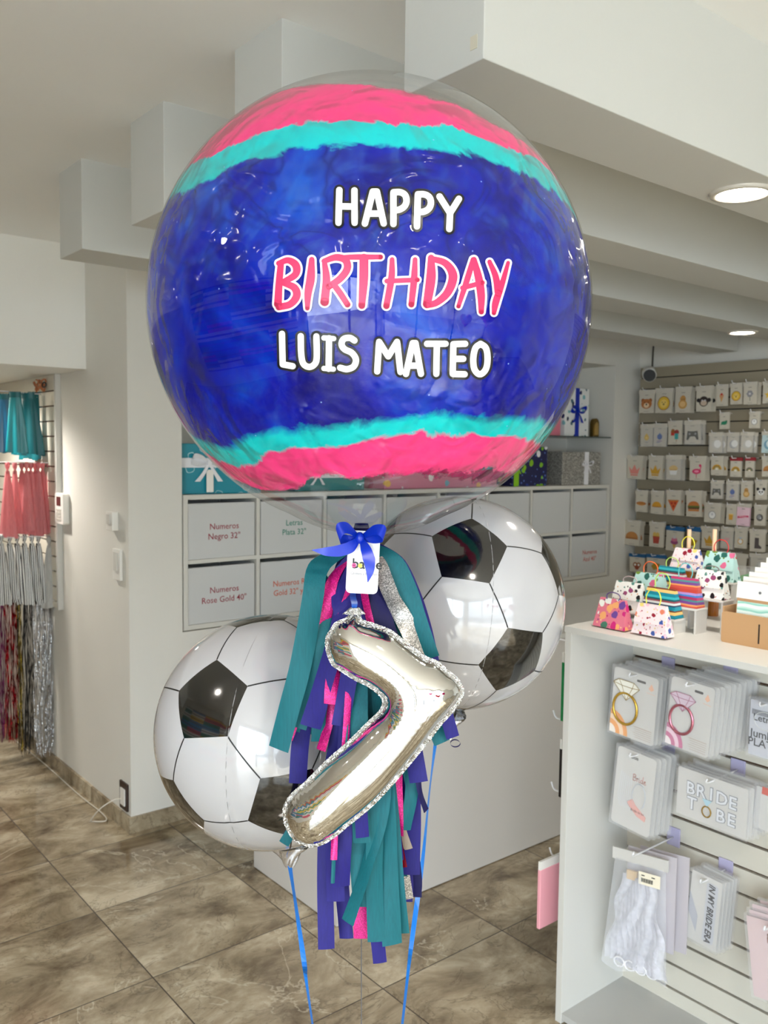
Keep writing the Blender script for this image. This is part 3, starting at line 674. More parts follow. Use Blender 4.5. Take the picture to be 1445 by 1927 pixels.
# ---- silver number seven
OUT = [(600,100),(642,122),(660,165),(740,190),(860,240),(960,318),(1090,412),(1170,446),(1250,515),(1310,565),(1348,640),(1335,710),(1280,790),(1200,880),(1100,1010),(960,1180),(830,1330),(700,1460),(570,1565),(490,1632),(400,1692),(310,1715),(235,1695),(180,1655),(138,1590),(112,1500),(125,1420),(170,1350),(270,1262),(400,1130),(560,990),(680,870),(768,785),(790,725),(765,680),(690,622),(600,578),(510,520),(450,480),(420,420),(403,350),(408,280),(436,235),(470,185),(545,150)]
def seven():
    D7 = 1.19; c = P(742, 1372, D7); t = thing('number_balloon', 'silver foil number seven balloon tied in front of the tassel', 'balloon', c)
    oc = [Vector(p).to_2d() for p in cat_rom([(x, y, 0) for x, y in OUT+[OUT[0]]], 8*len(OUT))]
    ex = np.array([[p.x, p.y] for p in oc]); st = 8.5
    x0, y0 = ex.min(0)-st*2; nx = int((ex[:, 0].max()-x0)/st)+3; ny = int((ex[:, 1].max()-y0)/st)+3
    gx, gy = np.meshgrid(x0+np.arange(nx)*st, y0+np.arange(ny)*st, indexing='ij')
    A = ex[:-1]; Bv = ex[1:]-A; arc = np.concatenate([[0], np.cumsum(np.hypot(Bv[:, 0], Bv[:, 1]))])
    pts = np.stack([gx.ravel(), gy.ravel()], 1)
    dmin = np.full(len(pts), 1e9); near = np.zeros((len(pts), 2)); sarc = np.zeros(len(pts)); ins = np.zeros(len(pts), bool)
    for i in range(len(A)):
        a, b = A[i], Bv[i]; L2 = b@b
        if L2 < 1e-9: continue
        tt = np.clip(((pts-a)@b)/L2, 0, 1); q = a+tt[:, None]*b; d = np.hypot(*(pts-q).T); k = d < dmin
        dmin[k] = d[k]; near[k] = q[k]; sarc[k] = arc[i]+tt[k]*math.sqrt(L2)
        y1, y2 = a[1], a[1]+b[1]; cr = (y1 > pts[:, 1]) != (y2 > pts[:, 1])
        with np.errstate(divide='ignore', invalid='ignore'): xi = a[0]+(pts[:, 1]-y1)*b[0]/(b[1] if b[1] else 1e-9)
        ins ^= cr & (pts[:, 0] < xi)
    sd = np.where(ins, dmin, -dmin).reshape(nx, ny); FL = 26.0
    air = sd > FL; u = np.zeros((nx, ny))
    for _ in range(6000):
        u[1:-1, 1:-1] = np.where(air[1:-1, 1:-1], .25*(u[2:, 1:-1]+u[:-2, 1:-1]+u[1:-1, 2:]+u[1:-1, :-2]+st*st), 0)
    S_ = sarc.reshape(nx, ny); din = np.maximum(sd-FL, 0)
    # height: near the rim follow the distance (smooth), inside the membrane
    h = np.sqrt(2*np.maximum(u, 0))*.92
    rim = np.sqrt(np.maximum(din, 0)*150); w_ = np.clip(din/30, 0, 1); h = np.where(din > 0, h*w_+np.minimum(rim, h+6)*(1-w_), 0)
    # puckers radiating from the inner corner and the round ends
    def near_pt(x, y, r): return np.exp(-((gx-x)**2+(gy-y)**2)/r**2)
    amp = 9*near_pt(860, 700, 170)+6*near_pt(175, 1480, 160)+5*near_pt(430, 330, 130)+4*near_pt(1300, 640, 120)+3.5*near_pt(390, 1620, 110)+3.5*near_pt(560, 180, 100)+.3
    ang = np.arctan2(gy-700, gx-760)
    rip = np.where(np.hypot(gx-860, gy-700) < 260, np.sin(ang*36), np.sin(S_*2*math.pi/40+1.5*np.sin(S_/70)))
    h = h+np.where(din > 0, amp*rip*np.exp(-din/75)*np.clip(din/14, 0, 1), 0)
    for _ in range(3):
        hs = h.copy(); hs[1:-1, 1:-1] = .5*h[1:-1, 1:-1]+.125*(h[2:, 1:-1]+h[:-2, 1:-1]+h[1:-1, 2:]+h[1:-1, :-2]); h = np.where(din > 16, hs, h)
    flw = .9*np.sin(S_*2*math.pi/83+2*np.sin(S_/130))+.25*np.sin(S_*2*math.pi/31)
    pxs = 400/1445; k = D7/F*pxs
    def place(x, y, z): # z toward the viewer; leg leans back slightly
        return c+rt*((500+x*pxs-742)*D7/F)+dn*((1120+y*pxs-1372)*D7/F)-fw*(z*k)
    keep = sd > -st*.75; P2 = np.stack([gx, gy], 2).reshape(-1, 2).copy()
    flat_sd = sd.ravel(); mv = (flat_sd < st*.45) & (flat_sd > -st*1.6); P2[mv] = near[mv]
    P2 = P2.reshape(nx, ny, 2); mb = MB(); idf = -np.ones((nx, ny), int); idb = idf.copy()
    for i in range(nx):
        for j in range(ny):
            if sd[i, j] > -st*1.5:
                wob = float(flw[i, j])*math.exp(-max(float(sd[i, j]), 0)/30)
                H_ = float(h[i, j]); edge = sd[i, j] < st*.45
                idf[i, j] = len(mb.v); mb.v.append(tuple(place(P2[i, j, 0], P2[i, j, 1], H_+wob+.6)))
                if edge: idb[i, j] = idf[i, j]
                else: idb[i, j] = len(mb.v); mb.v.append(tuple(place(P2[i, j, 0], P2[i, j, 1], -H_+wob-.6)))
    for i in range(nx-1):
        for j in range(ny-1):
            q = [(i, j), (i+1, j), (i+1, j+1), (i, j+1)]
            if all(idf[a] >= 0 for a in q) and sum(sd[a] > 0 for a in q) >= 1:
                fm = 1 if sum(float(sd[a]) for a in q)/4 < FL*.98 else 0; mb.f.append(tuple(int(idf[a]) for a in q)); mb.mi.append(fm)
                if [int(idb[a]) for a in q] != [int(idf[a]) for a in q]: mb.f.append(tuple(int(idb[a]) for a in q)[::-1]); mb.mi.append(fm)
    s = N('chrome_foil'); s.b.inputs['Base Color'].default_value = (.74, .735, .72, 1); s.b.inputs['Metallic'].default_value = 1; s.b.inputs['Roughness'].default_value = .045
    s.bump(s.noise(45, 2, .5), .05, .002)
    s1 = s.m; s = N('crinkled_foil'); s.b.inputs['Base Color'].default_value = (.74, .735, .72, 1); s.b.inputs['Metallic'].default_value = 1; s.b.inputs['Roughness'].default_value = .12
    s.bump(s.noise(150, 3, .6, dist=.8), 1.0, .012)
    obj('foil_body', mb, [s1, s.m], t, smooth=True)
    # crinkled tab and tie
    m = MB(); a0 = place(600, 130, 0); a1 = place(605, 85, 0)
    m.grid(lambda u, v: a0.lerp(a1, v)+rt*(.013*(1-v*.6)*math.cos(u*6.283)*(1+.3*math.sin(u*31)))+fw*(.006*math.sin(u*6.283)*(1+.4*math.sin(u*44+v*9))), 40, 6, wrap=True)
    obj('crinkled_tab', m, s.m, t, smooth=True)
    m = MB()
    for dx in (-1, 1):
        cp = cat_rom([place(600+dx*2, 92, 2), P(667+dx*2, 1135, D7+.01), P(664+dx*2, 1120, 1.252), P(668, 1090, 1.275)], 10)
        m.grid(lambda u, v: cp[round(u*10)]+rt*.0028*(v-.5)*2, 10, 1)
    obj('hanging_ribbon', m, mat('blue_ribbon', (30, 90, 190), .35), t)
seven()

# ---- tassel of paper streamers
def paper(name, rgb, tr=.25):
    s = N(name); mp = s.n('Mapping'); s.l(s.tc, mp.inputs[0]); mp.inputs['Scale'].default_value = (500, 500, 30)
    f = s.noise(1, 2, .5, mp.outputs[0]); c_ = s.mix(f, tuple(int(v*.82) for v in rgb), rgb); s.l(c_, s.b.inputs['Base Color']); s.b.inputs['Roughness'].default_value = .65
    s.bump(f, .25, .001)
    ts = s.n('BsdfTranslucent'); s.l(c_, ts.inputs[0]); mx_ = s.n('MixShader'); mx_.inputs[0].default_value = tr
    s.l(s.b.outputs[0], mx_.inputs[1]); s.l(ts.outputs[0], mx_.inputs[2]); s.l(mx_.outputs[0], s.out.inputs[0]); return s.m
TEAL = paper('teal_paper', (0, 112, 124)); BLUE = paper('royal_paper', (34, 26, 132)); MAG = glitter('magenta_glitter', (170, 4, 96), (235, 34, 150), .25); MAGM = mat('magenta_foil', (200, 10, 110), .25, .5)
SILG = glitter('silver_glitter', (130, 128, 124), (245, 240, 235), .6); BEI = paper('beige_paper', (206, 188, 172)); DRED = mat('dark_red_foil', (130, 6, 30), .3, .4); DBL = paper('deep_blue_paper', (12, 8, 88))
ANC = P(680, 1008, 1.29)
t_t = thing('streamer_tassel', 'long paper streamer tassel in teal, royal blue, magenta and silver under the bubble balloon', 'tassel', ANC)
# (colour, width px, depth at the end, twist, pixel path)
ST = [
 (TEAL, 40, 1.24, .3, [(668,1028),(618,1052),(596,1075),(588,1130),(566,1250),(545,1330),(524,1410)]),
 (TEAL, 34, 1.27, .9, [(655,1030),(600,1066),(612,1120),(616,1170),(596,1260),(572,1310),(549,1372)]),
 (BLUE, 34, 1.28, .2, [(672,1030),(610,1120),(590,1200),(578,1300),(565,1400),(560,1474)]),
 (MAG, 26, 1.255, .6, [(668,1035),(625,1095),(608,1180),(590,1260),(565,1320),(538,1390)]),
 (TEAL, 30, 1.25, .2, [(672,1035),(626,1140),(605,1230),(585,1300),(562,1370)]),
 (BLUE, 40, 1.23, .5, [(676,1030),(655,1100),(640,1180),(610,1280),(596,1330),(584,1368)]),
 (TEAL, 26, 1.26, .2, [(676,1035),(640,1180),(615,1280),(602,1340),(598,1395)]),
 (MAG, 25, 1.225, .4, [(678,1040),(650,1150),(630,1230),(625,1280),(622,1325)]),
 (MAG, 20, 1.25, .5, [(678,1040),(650,1180),(628,1290),(618,1360),(604,1412)]),
 (BLUE, 32, 1.21, .2, [(680,1040),(672,1150),(660,1250),(650,1310),(640,1366)]),
 (BLUE, 50, 1.255, .3, [(676,1020),(655,1070),(648,1130),(660,1180),(655,1260),(650,1330)]),
 (DBL, 44, 1.31, .3, [(660,1020),(650,1070),(640,1130),(620,1230),(600,1330)]),
 (TEAL, 46, 1.255, .2, [(700,1025),(735,1055),(762,1110),(778,1160),(796,1215),(805,1240)]),
 (SILG, 34, 1.25, .5, [(700,1030),(716,1070),(738,1125),(765,1175),(790,1235)]),
 (BLUE, 30, 1.29, .3, [(700,1020),(748,1060),(778,1120),(798,1180),(812,1245)]),
 (DBL, 38, 1.26, .4, [(690,1030),(708,1100),(722,1170),(745,1240),(760,1300)]),
 (MAG, 14, 1.235, .3, [(686,1030),(684,1100),(692,1150),(705,1200),(720,1260)]),
 (BLUE, 26, 1.27, .2, [(700,1030),(760,1150),(810,1260),(835,1330),(852,1388)]),
 (TEAL, 32, 1.28, .6, [(700,1030),(750,1180),(790,1290),(812,1350),(832,1398)]),
 (BLUE, 36, 1.28, .2, [(690,1040),(720,1200),(755,1330),(775,1400),(788,1472)]),
 (BLUE, 34, 1.33, .1, [(690,1040),(715,1250),(755,1400),(775,1500),(774,1646)]),
 (DBL, 14, 1.30, .9, [(690,1040),(740,1300),(780,1430),(790,1490),(802,1526)]),
 (MAG, 20, 1.29, .5, [(690,1040),(715,1250),(745,1400),(748,1490),(750,1572)]),
 (DRED, 18, 1.30, .5, [(688,1040),(710,1300),(740,1480),(746,1560),(758,1632)]),
 (TEAL, 26, 1.295, .6, [(692,1040),(725,1250),(765,1400),(775,1480),(762,1562)]),
 (TEAL, 22, 1.31, .8, [(692,1040),(725,1280),(762,1430),(772,1500),(766,1540)]),
 (BEI, 20, 1.33, .3, [(690,1040),(710,1300),(738,1480),(752,1550),(768,1598)]),
 (SILG, 26, 1.35, .3, [(690,1040),(705,1300),(735,1500),(755,1620),(766,1692)]),
 (BLUE, 36, 1.29, .4, [(686,1040),(705,1300),(730,1450),(735,1540),(744,1622)]),
 (BLUE, 31, 1.26, .1, [(676,1040),(650,1300),(620,1480),(612,1620),(614,1786)]),
 (BLUE, 28, 1.29, .2, [(678,1040),(655,1300),(640,1500),(642,1640),(652,1766)]),
 (BLUE, 34, 1.24, .1, [(678,1040),(660,1300),(645,1480),(630,1590),(632,1696)]),
 (BLUE, 32, 1.23, .2, [(678,1040),(665,1300),(652,1500),(645,1600),(642,1668)]),
 (TEAL, 36, 1.25, .2, [(682,1040),(685,1300),(680,1480),(676,1600),(682,1706)]),
 (TEAL, 27, 1.23, .7, [(684,1040),(710,1300),(722,1500),(690,1630),(654,1736)]),
 (TEAL, 38, 1.25, .3, [(684,1040),(710,1300),(725,1500),(730,1640),(738,1778)]),
 (TEAL, 33, 1.24, .3, [(682,1040),(695,1300),(706,1500),(704,1640),(708,1772)]),
 (TEAL, 30, 1.27, .2, [(684,1040),(712,1320),(735,1520),(744,1640),(756,1756)]),
 (BLUE, 26, 1.26, .1, [(682,1040),(688,1300),(695,1500),(702,1680),(715,1812)]),
 (MAG, 30, 1.28, .1, [(682,1040),(676,1300),(676,1500),(678,1640),(680,1766)]),
 (MAG, 12, 1.20, .1, [(678,1040),(662,1200),(648,1420),(632,1540),(628,1618)]),
 (TEAL, 7, 1.205, .1, [(678,1040),(662,1200),(648,1420),(632,1540),(626,1662)]),
 (TEAL, 32, 1.215, .1, [(680,1040),(676,1200),(676,1400),(676,1500),(681,1586)]),
 (BLUE, 24, 1.21, .1, [(680,1040),(678,1200),(677,1400),(678,1500),(682,1576)]),
 (TEAL, 22, 1.36, .3, [(676,1060),(640,1250),(600,1420),(560,1540),(534,1588)]),
]
def strip(mb, path, w, d_end, tw, ph):
    n = 26; cp = cat_rom([(x, y, 0) for x, y in path], n); d0 = 1.29
    cen = []
    for i, q in enumerate(cp):
        f_ = i/n; cen.append(P(q.x, q.y, d0+(d_end-d0)*min(1, f_*2.2)+.006*math.sin(ph*3+f_*7)))
    def g(u, v):
        i = round(u*n); a = tw*math.sin(ph+u*4.2); t_ = (cen[min(i+1, n)]-cen[max(i-1, 0)]).normalized()
        side = (rt*math.cos(a)+fw*math.sin(a)); side = (side-t_*side.dot(t_)).normalized()
        wd = w/F*1.25*(.35+.65*min(1, u*4)); bow_ = -fw*(.0012*(1-(2*v-1)**2)+.0016*math.sin(u*9+ph*5)*(2*v-1))
        return cen[i]+side*wd*(v-.5)+bow_
    mb.grid(g, n, 4)
for k, (c_, w, de, tw, path) in enumerate(ST):
    mb = MB(); strip(mb, path, w, de, tw, k*1.7); obj('paper_strip', mb, c_, t_t, smooth=True)
rr_ = random.Random(3)
for k in range(16):
    c_ = [TEAL, BLUE, DBL, MAGM, DBL, TEAL][k % 6]; ex_ = 590+k*13+rr_.uniform(-5, 5); ln = rr_.uniform(1350, 1700) if 600 < ex_ < 780 else rr_.uniform(1300, 1450)
    mb = MB(); strip(mb, [(680, 1030), (640+k*6, 1110), (ex_*.5+340-10, 1250), (ex_, ln-80), (ex_+rr_.uniform(-6, 6), ln)], rr_.uniform(24, 36), 1.34+.02*(k % 3), .4, k*2.3)
    obj('paper_strip', mb, c_, t_t, smooth=True)
m = MB(); m.tube([ANC+Vector((0, 0, .018)), ANC+Vector((0, 0, .004)), ANC+Vector((0, 0, -.02))], [.010, .014, .012], 12); obj('binding_knot', m, DBL, t_t, smooth=True)

# ---- satin bow and tag
kb = P(677, 1012, 1.235); t = thing('satin_bow', 'royal blue satin bow tied at the balloon neck over the tag', 'bow', kb)
def rib(mb, path, ws, dirs, n=22):
    cen = cat_rom([P(*p) for p in path], n)
    def g(u, v):
        wv = interp(ws, u)/F*1.23; dv = interp([Vector(d) for d in dirs], u); dv = (rt*dv.x+dn*dv.y+fw*dv.z).normalized(); return cen[round(u*n)]+dv*wv*(v-.5)
    mb.grid(g, n, 6)
for nm, path, ws, dirs in (
  ('loop', [(674,1010,1.235),(655,994,1.215),(640,996,1.205),(637,1012,1.215),(652,1016,1.23),(676,1014,1.238)], [10, 22, 26, 24, 20, 8], [(0,1,0),(.1,1,.2),(.5,1,.5),(.3,1,.3),(0,1,0),(0,1,0)]),
  ('loop', [(682,1010,1.235),(702,998,1.215),(718,998,1.205),(723,1010,1.215),(704,1014,1.23),(680,1014,1.238)], [10, 20, 24, 20, 18, 8], [(0,1,0),(-.1,1,.2),(-.5,1,.5),(-.3,1,.3),(0,1,0),(0,1,0)]),
  ('ribbon_end', [(676,1014,1.232),(662,1028,1.222),(640,1036,1.215),(612,1038,1.212),(587,1035,1.215)], [8, 22, 23, 16, 1], [(.5,1,0),(.3,1,.1),(0,1,.2),(0,1,.1),(0,1,0)]),
  ('ribbon_end', [(680,1014,1.232),(688,1032,1.218),(694,1052,1.212),(696,1075,1.210),(692,1096,1.212)], [8, 20, 24, 15, 1], [(1,-.3,0),(1,-.2,.2),(1,0,.2),(1,.1,0),(1,.2,0)])):
    mb = MB(); rib(mb, path, ws, dirs); obj(nm, mb, SATIN_B, t, smooth=True)
m = MB(); m.grid(lambda u, v: kb-fw*.004+rt*(.0065*math.cos(u*6.283)*math.sin(math.pi*v))+dn*(.0085*math.cos(math.pi*v))+fw*(.006*math.sin(u*6.283)*math.sin(math.pi*v)), 14, 8, wrap=True)
obj('knot', m, SATIN_B, t, smooth=True)
q = P(683, 1058, 1.238); t = thing('gift_tag', 'white rounded card tag hanging under the blue bow', 'tag', q)
uu = (rt*math.cos(.04)+dn*-.04*-1).normalized(); vv = -dn; f = Fr(q, (rt-dn*-.05), (-dn-rt*-.05)); k_ = 1.238/F
m = MB(); f.slab(m, rrect(60*k_, 118*k_, 9*k_), -.0008, 0); obj('card', m, mat('card_white', (246, 246, 248), .45), t)
m = MB(); f.text(m, 'balue', 8*k_, -12*k_, 27*k_, bold=.012); obj('lettering', m, cm((14, 14, 16)), t)
m = MB(); f.text(m, 'Globos y Eventos', 3*k_, -24*k_, 7.2*k_); obj('small_lettering', m, cm((120, 120, 126)), t)
m = MB(); f.poly(m, circ(-16.6*k_, -6.6*k_, 4.2*k_), d=.0011); f.poly(m, circ(-5*k_, -6.6*k_, 4.2*k_), 1, d=.0011)
f.poly(m, circ(-16.6*k_, -6.6*k_, 1.7*k_), 2, d=.0014)
obj('printed_dots', m, [cm((214, 70, 140)), cm((226, 220, 90)), cm((120, 20, 80))], t)
# ---- ribbons down to the weight on the floor
wt = PZ(686, 2560, 0); wt = Vector((wt.x, wt.y, 0))
def flat_ribbon(name, label, pts, w, mt, tw=1.0):
    cen = cat_rom(pts, 40); mb = MB()
    def g(u, v):
        a = tw*math.sin(u*5+.6); return cen[round(u*40)]+(rt*math.cos(a)+fw*math.sin(a))*w*(v-.5)
    mb.grid(g, 40, 1); o = obj(name, mb, mt, origin=pts[-1]); tag(o, label, 'ribbon'); return o
RB = mat('curling_blue', (28, 120, 215), .3)
flat_ribbon('balloon_ribbon', 'blue ribbon hanging from the left football balloon neck', [P(545,1628,1.53), P(556,1700,1.50), P(572,1810,1.46), P(588,1927,1.42), wt+Vector((-.01,0,.05))], .0085, RB, 1.1)
flat_ribbon('balloon_ribbon', 'blue ribbon hanging from the right football balloon neck', [P(819,1400,1.60), P(808,1490,1.58), P(795,1620,1.54), P(775,1770,1.47), P(757,1927,1.42), wt+Vector((.01,0,.05))], .0085, RB, 1.15)
tag(obj('balloon_string', MB().tube([P(680,1740,1.30), P(680,1927,1.32), wt+Vector((0,0,.05))], .0009, 5), cm((92, 90, 92)), origin=wt), 'thin grey string hanging straight down below the streamer tassel', 'string')
m = MB(); m.grid(lambda u, v: Vector((wt.x, wt.y, 0))+Vector((.045*(1-.25*v)*math.cos(u*6.283), .045*(1-.25*v)*math.sin(u*6.283), .055*v)), 24, 4, wrap=True); m.poly([(wt.x+.034*math.cos(a*.2618), wt.y+.034*math.sin(a*.2618), .055) for a in range(24)])
tag(obj('balloon_weight', m, RB, origin=wt), 'small blue weight on the floor holding the balloon ribbons', 'weight')
m = MB(); cc = P(857, 1398, 1.6); m.grid(lambda u, v: cc+rt*(.009*math.cos(u*6.0))+dn*(.007*math.sin(u*6.0)+.004*u)+fw*(.008*(v-.5)+.01*u), 24, 1)
tag(obj('curled_ribbon', m, BLUE, smooth=True, origin=cc), 'small curl of blue ribbon beside the right football balloon neck', 'ribbon')

# ================================================================== PRINTED PICTURES (unit square, y up)
BLACK=(30,28,30); GOLD=(206,158,52); PINKC=(226,140,150); RED=(196,60,50); YEL=(226,186,60); BRN=(150,92,48); BLU=(48,92,170); GRN=(40,128,96); GRY=(150,150,156); LG=(206,206,210); WH=(240,240,238); ORG=(222,128,50); MGT=(214,60,110); TEA=(70,170,170); PURP=(150,120,170)
def pic(kind):
    o = []
    def A(p, c): o.append((p, c))
    if kind == 'bear': A(circ(-.28,.22,.13),BRN); A(circ(.28,.22,.13),BRN); A(circ(0,0,.40,.32),(178,110,56)); A(circ(0,-.1,.2,.16),(232,206,170)); A(circ(0,-.04,.06),BLACK); A(circ(-.14,.1,.035),BLACK); A(circ(.14,.1,.035),BLACK)
    elif kind == 'lion': A(circ(0,0,.42),BRN); A(circ(0,0,.38),YEL); A(circ(0,-.02,.25),(238,206,110)); A(circ(0,-.06,.05),BLACK); A(circ(-.1,.06,.03),BLACK); A(circ(.1,.06,.03),BLACK)
    elif kind == 'pear': A(circ(0,-.12,.3,.28),(206,160,90)); A(circ(0,.2,.2,.24),(196,146,80)); A(circ(0,-.1,.2,.18),(228,190,130)); A(circ(-.07,.2,.03),BLACK); A(circ(.07,.2,.03),BLACK)
    elif kind == 'monkey': A(circ(-.36,.08,.13),BLACK); A(circ(.36,.08,.13),BLACK); A(circ(0,0,.32),(52,42,40)); A(circ(0,-.1,.22,.17),(200,180,160)); A(circ(-.1,.06,.05),LG); A(circ(.1,.06,.05),LG)
    elif kind == 'cone': A([(-.16,.05),(.16,.05),(0,-.42)],(206,160,100)); A(circ(0,.16,.2),(206,150,110)); A(circ(0,.3,.1),RED)
    elif kind == 'flower': A([(-.02,-.4),(.03,-.4),(.02,0),(-.02,0)],(110,120,100)); [A(circ(.16*math.cos(a),.14+.16*math.sin(a),.11),GRY) for a in [i*1.047 for i in range(6)]]; A(circ(0,.14,.09),LG)
    elif kind == 'star': A([(.4*math.cos(math.pi/2+i*math.pi/5)*(1 if i%2==0 else .42),.4*math.sin(math.pi/2+i*math.pi/5)*(1 if i%2==0 else .42)) for i in range(10)],YEL)
    elif kind == 'drop': A([(0,.36),(.2,.1),(.2,-.08),(0,-.22),(-.2,-.08),(-.2,.1)],YEL); A(circ(0,0,.1),(240,210,120)); A(rect(-.12,-.38,.14,-.33),GRY)
    elif kind == 'ornament': A(circ(0,.05,.22),BLU); A(circ(0,.28,.06),(90,130,190)); A(rect(-.2,-.3,.2,-.24),PURP); A(rect(-.26,-.4,.05,-.36),BLU)
    elif kind == 'lollies': A(rect(-.3,-.02,-.02,.3),RED); A(circ(-.14,.3,.14,n=12),BRN); A(circ(.15,.2,.18),(150,60,60)); A(rect(0,-.28,.28,.12),TEA); A(rect(.12,-.44,.16,-.28),BRN)
    elif kind == 'gamepad': A([(-.42,-.3),(-.34,.25),(-.12,.22),(.12,.22),(.34,.25),(.42,-.3),(.3,-.32),(.16,-.1),(-.16,-.1),(-.3,-.32)],(58,60,50)); A(circ(-.2,.06,.07),GRY); A(circ(.2,.06,.07),GRY)
    elif kind == 'dino': A(circ(0,-.05,.34,.2),GRN); A(circ(.24,.1,.13),GRN); A([(-.3,-.1),(-.42,-.3),(-.2,-.2)],GRN); A(circ(.28,.14,.03),BLACK)
    elif kind == 'outline': A(circ(0,0,.3),GRY); A(circ(0,0,.25),WH); A(circ(0,.06,.1),LG)
    elif kind in ('moon', 'bluemoon', 'silvermoon'):
        c = {'moon':(206,204,196), 'bluemoon':(120,166,190), 'silvermoon':(176,176,178)}[kind]; A(circ(.04,0,.38,n=26),c); A(circ(.16,.06,.3,n=26),WH if kind != 'bluemoon' else (224,236,240))
    elif kind in ('rainbow', 'goldrainbow', 'redrainbow'):
        cs = [GOLD,(150,120,70),(206,190,130)] if kind != 'redrainbow' else [(150,110,100),GRN,(206,150,110)]
        for i, c in enumerate(cs): A([(x,y-.15) for x,y in circ(0,0,.42-.1*i,n=16,a0=0,a1=180)],c)
        A([(x,y-.15) for x,y in circ(0,0,.12,n=12,a0=0,a1=180)],WH)
    elif kind in ('crown', 'pinkcrown'):
        c = GOLD if kind == 'crown' else (222,140,130)
        A([(-.28,-.25),(-.4,.18),(-.18,-.02),(0,.34),(.18,-.02),(.4,.18),(.28,-.25)],c); A(rect(-.26,-.38,.26,-.28),c)
    elif kind == 'flamingo': A(circ(-.05,-.02,.3,.16),MGT); A([(.12,0),(.2,.02),(.28,.3),(.18,.36),(.1,.28),(.2,.24)],MGT); A(circ(.18,.34,.08),MGT); A(rect(-.08,-.42,-.05,-.1),MGT); A(circ(-.05,-.02,.16,.07),(240,150,180))
    elif kind == 'cupcake': A([(x,y) for x,y in circ(0,.06,.34,.26,n=16,a0=0,a1=180)],(226,190,110)); A([(-.3,.04),(.3,.04),(.22,-.3),(-.22,-.3)],WH); A(rect(-.28,-.01,.28,.06),GOLD)
    elif kind == 'hotdog': A(circ(0,0,.42,.16),(206,150,80)); A(circ(0,.03,.45,.08),(170,80,50)); A(rect(-.3,.02,.3,.05),YEL)
    elif kind == 'taco': A([(x,y-.14) for x,y in circ(0,0,.42,.4,n=16,a0=0,a1=180)],(216,158,50)); A(circ(0,-.14,.42,.04),(180,120,40))
    elif kind == 'pizza': A([(-.38,.28),(.38,.3),(.02,-.42)],(206,96,48)); A([(-.42,.28),(.42,.3),(.40,.38),(-.40,.36)],(186,120,60)); [A(circ(x,y,.07),(170,40,34)) for x,y in ((-.12,.14),(.14,.16),(.02,-.06))]
    elif kind == 'burger': A([(x,y+.04) for x,y in circ(0,0,.4,.3,n=16,a0=0,a1=180)],(196,120,60)); A(rect(-.42,-.06,.42,.05),(90,110,50)); A(rect(-.4,-.16,.4,-.06),(96,56,36)); A(rect(-.38,-.3,.38,-.17),(200,130,70))
    elif kind == 'panda': A(circ(-.28,.26,.14),BLACK); A(circ(.28,.26,.14),BLACK); A(circ(0,-.02,.3,.26),WH); A(circ(-.12,.02,.08),BLACK); A(circ(.12,.02,.08),BLACK); A(circ(0,-.12,.05),BLACK)
    elif kind == 'cup': A([(-.26,.3),(.26,.3),(.2,-.34),(-.2,-.34)],(216,160,60)); A(rect(-.26,.2,.26,.3),(236,206,130))
    elif kind == 'banner': A([(-.44,-.1),(.44,.02),(.44,.16),(-.44,.06)],MGT); A(rect(-.36,.02,.3,.05),WH)
    elif kind == 'ball': A(circ(0,0,.32),(96,92,88)); A(circ(-.05,.05,.2),GRY); A(circ(.08,-.06,.08),LG)
    elif kind == 'fries': A([(-.26,.08),(.26,.08),(.2,-.4),(-.2,-.4)],(176,70,56)); [A(rect(-.24+i*.1,.06,-.17+i*.1,.3+.06*(i%2)),YEL) for i in range(5)]
    elif kind == 'bread': A([(x,y-.1) for x,y in circ(0,0,.42,.34,n=16,a0=0,a1=180)],(190,130,70)); A(rect(-.42,-.2,.42,-.1),(170,110,60))
    elif kind == 'sundae': A([(-.16,-.1),(.16,-.1),(0,-.45)],(206,170,80)); A(circ(0,-.04,.26,.14),(150,70,120)); A(circ(0,.12,.2,.13),(200,110,140)); A([(-.1,.18),(.1,.18),(0,.44)],LG)
    elif kind == 'leaf': A([(-.4,0),(-.1,.3),(.4,.2),(.2,-.2),(-.2,-.3)],(176,140,40))
    elif kind == 'ringpic': A(circ(0,-.12,.24),GOLD); A(circ(0,-.12,.17),WH); A([(-.16,.22),(.16,.22),(0,.04)],(176,190,206))
    elif kind == 'boot': A([(-.16,.36),(.12,.36),(.12,-.1),(.3,-.24),(.3,-.36),(-.18,-.36)],(90,80,80))
    elif kind == 'glass': A([(-.28,.2),(.28,.2),(.03,-.12),(.03,-.34),(-.03,-.34),(-.03,-.12)],(230,170,176))
    elif kind == 'pretzel': A(circ(-.16,.05,.2),BRN); A(circ(.16,.05,.2),BRN); A(circ(0,-.15,.2),(150,70,46)); A(circ(-.16,.05,.09),WH); A(circ(.16,.05,.09),WH)
    else: A(circ(0,0,.3),GRY)
    return o
CARD = mat('card_board_white', (206, 200, 186), .5); FILMP = mat('packet_film', (226, 226, 230), .12, alpha=.16, spec=.8)
HEAD = mat('header_card', (206, 200, 188), .55)
def draw(mb, mats, f, shapes, cx, cy, s, d=.0012):
    for i, (p, c) in enumerate(shapes):
        mm = cm(c)
        if mm not in mats: mats.append(mm)
        mb.poly([f.at(cx+x*s, cy+y*s, d+.0002*i) for x, y in p], mats.index(mm))
PACKS = []   # stack copies counted for the group
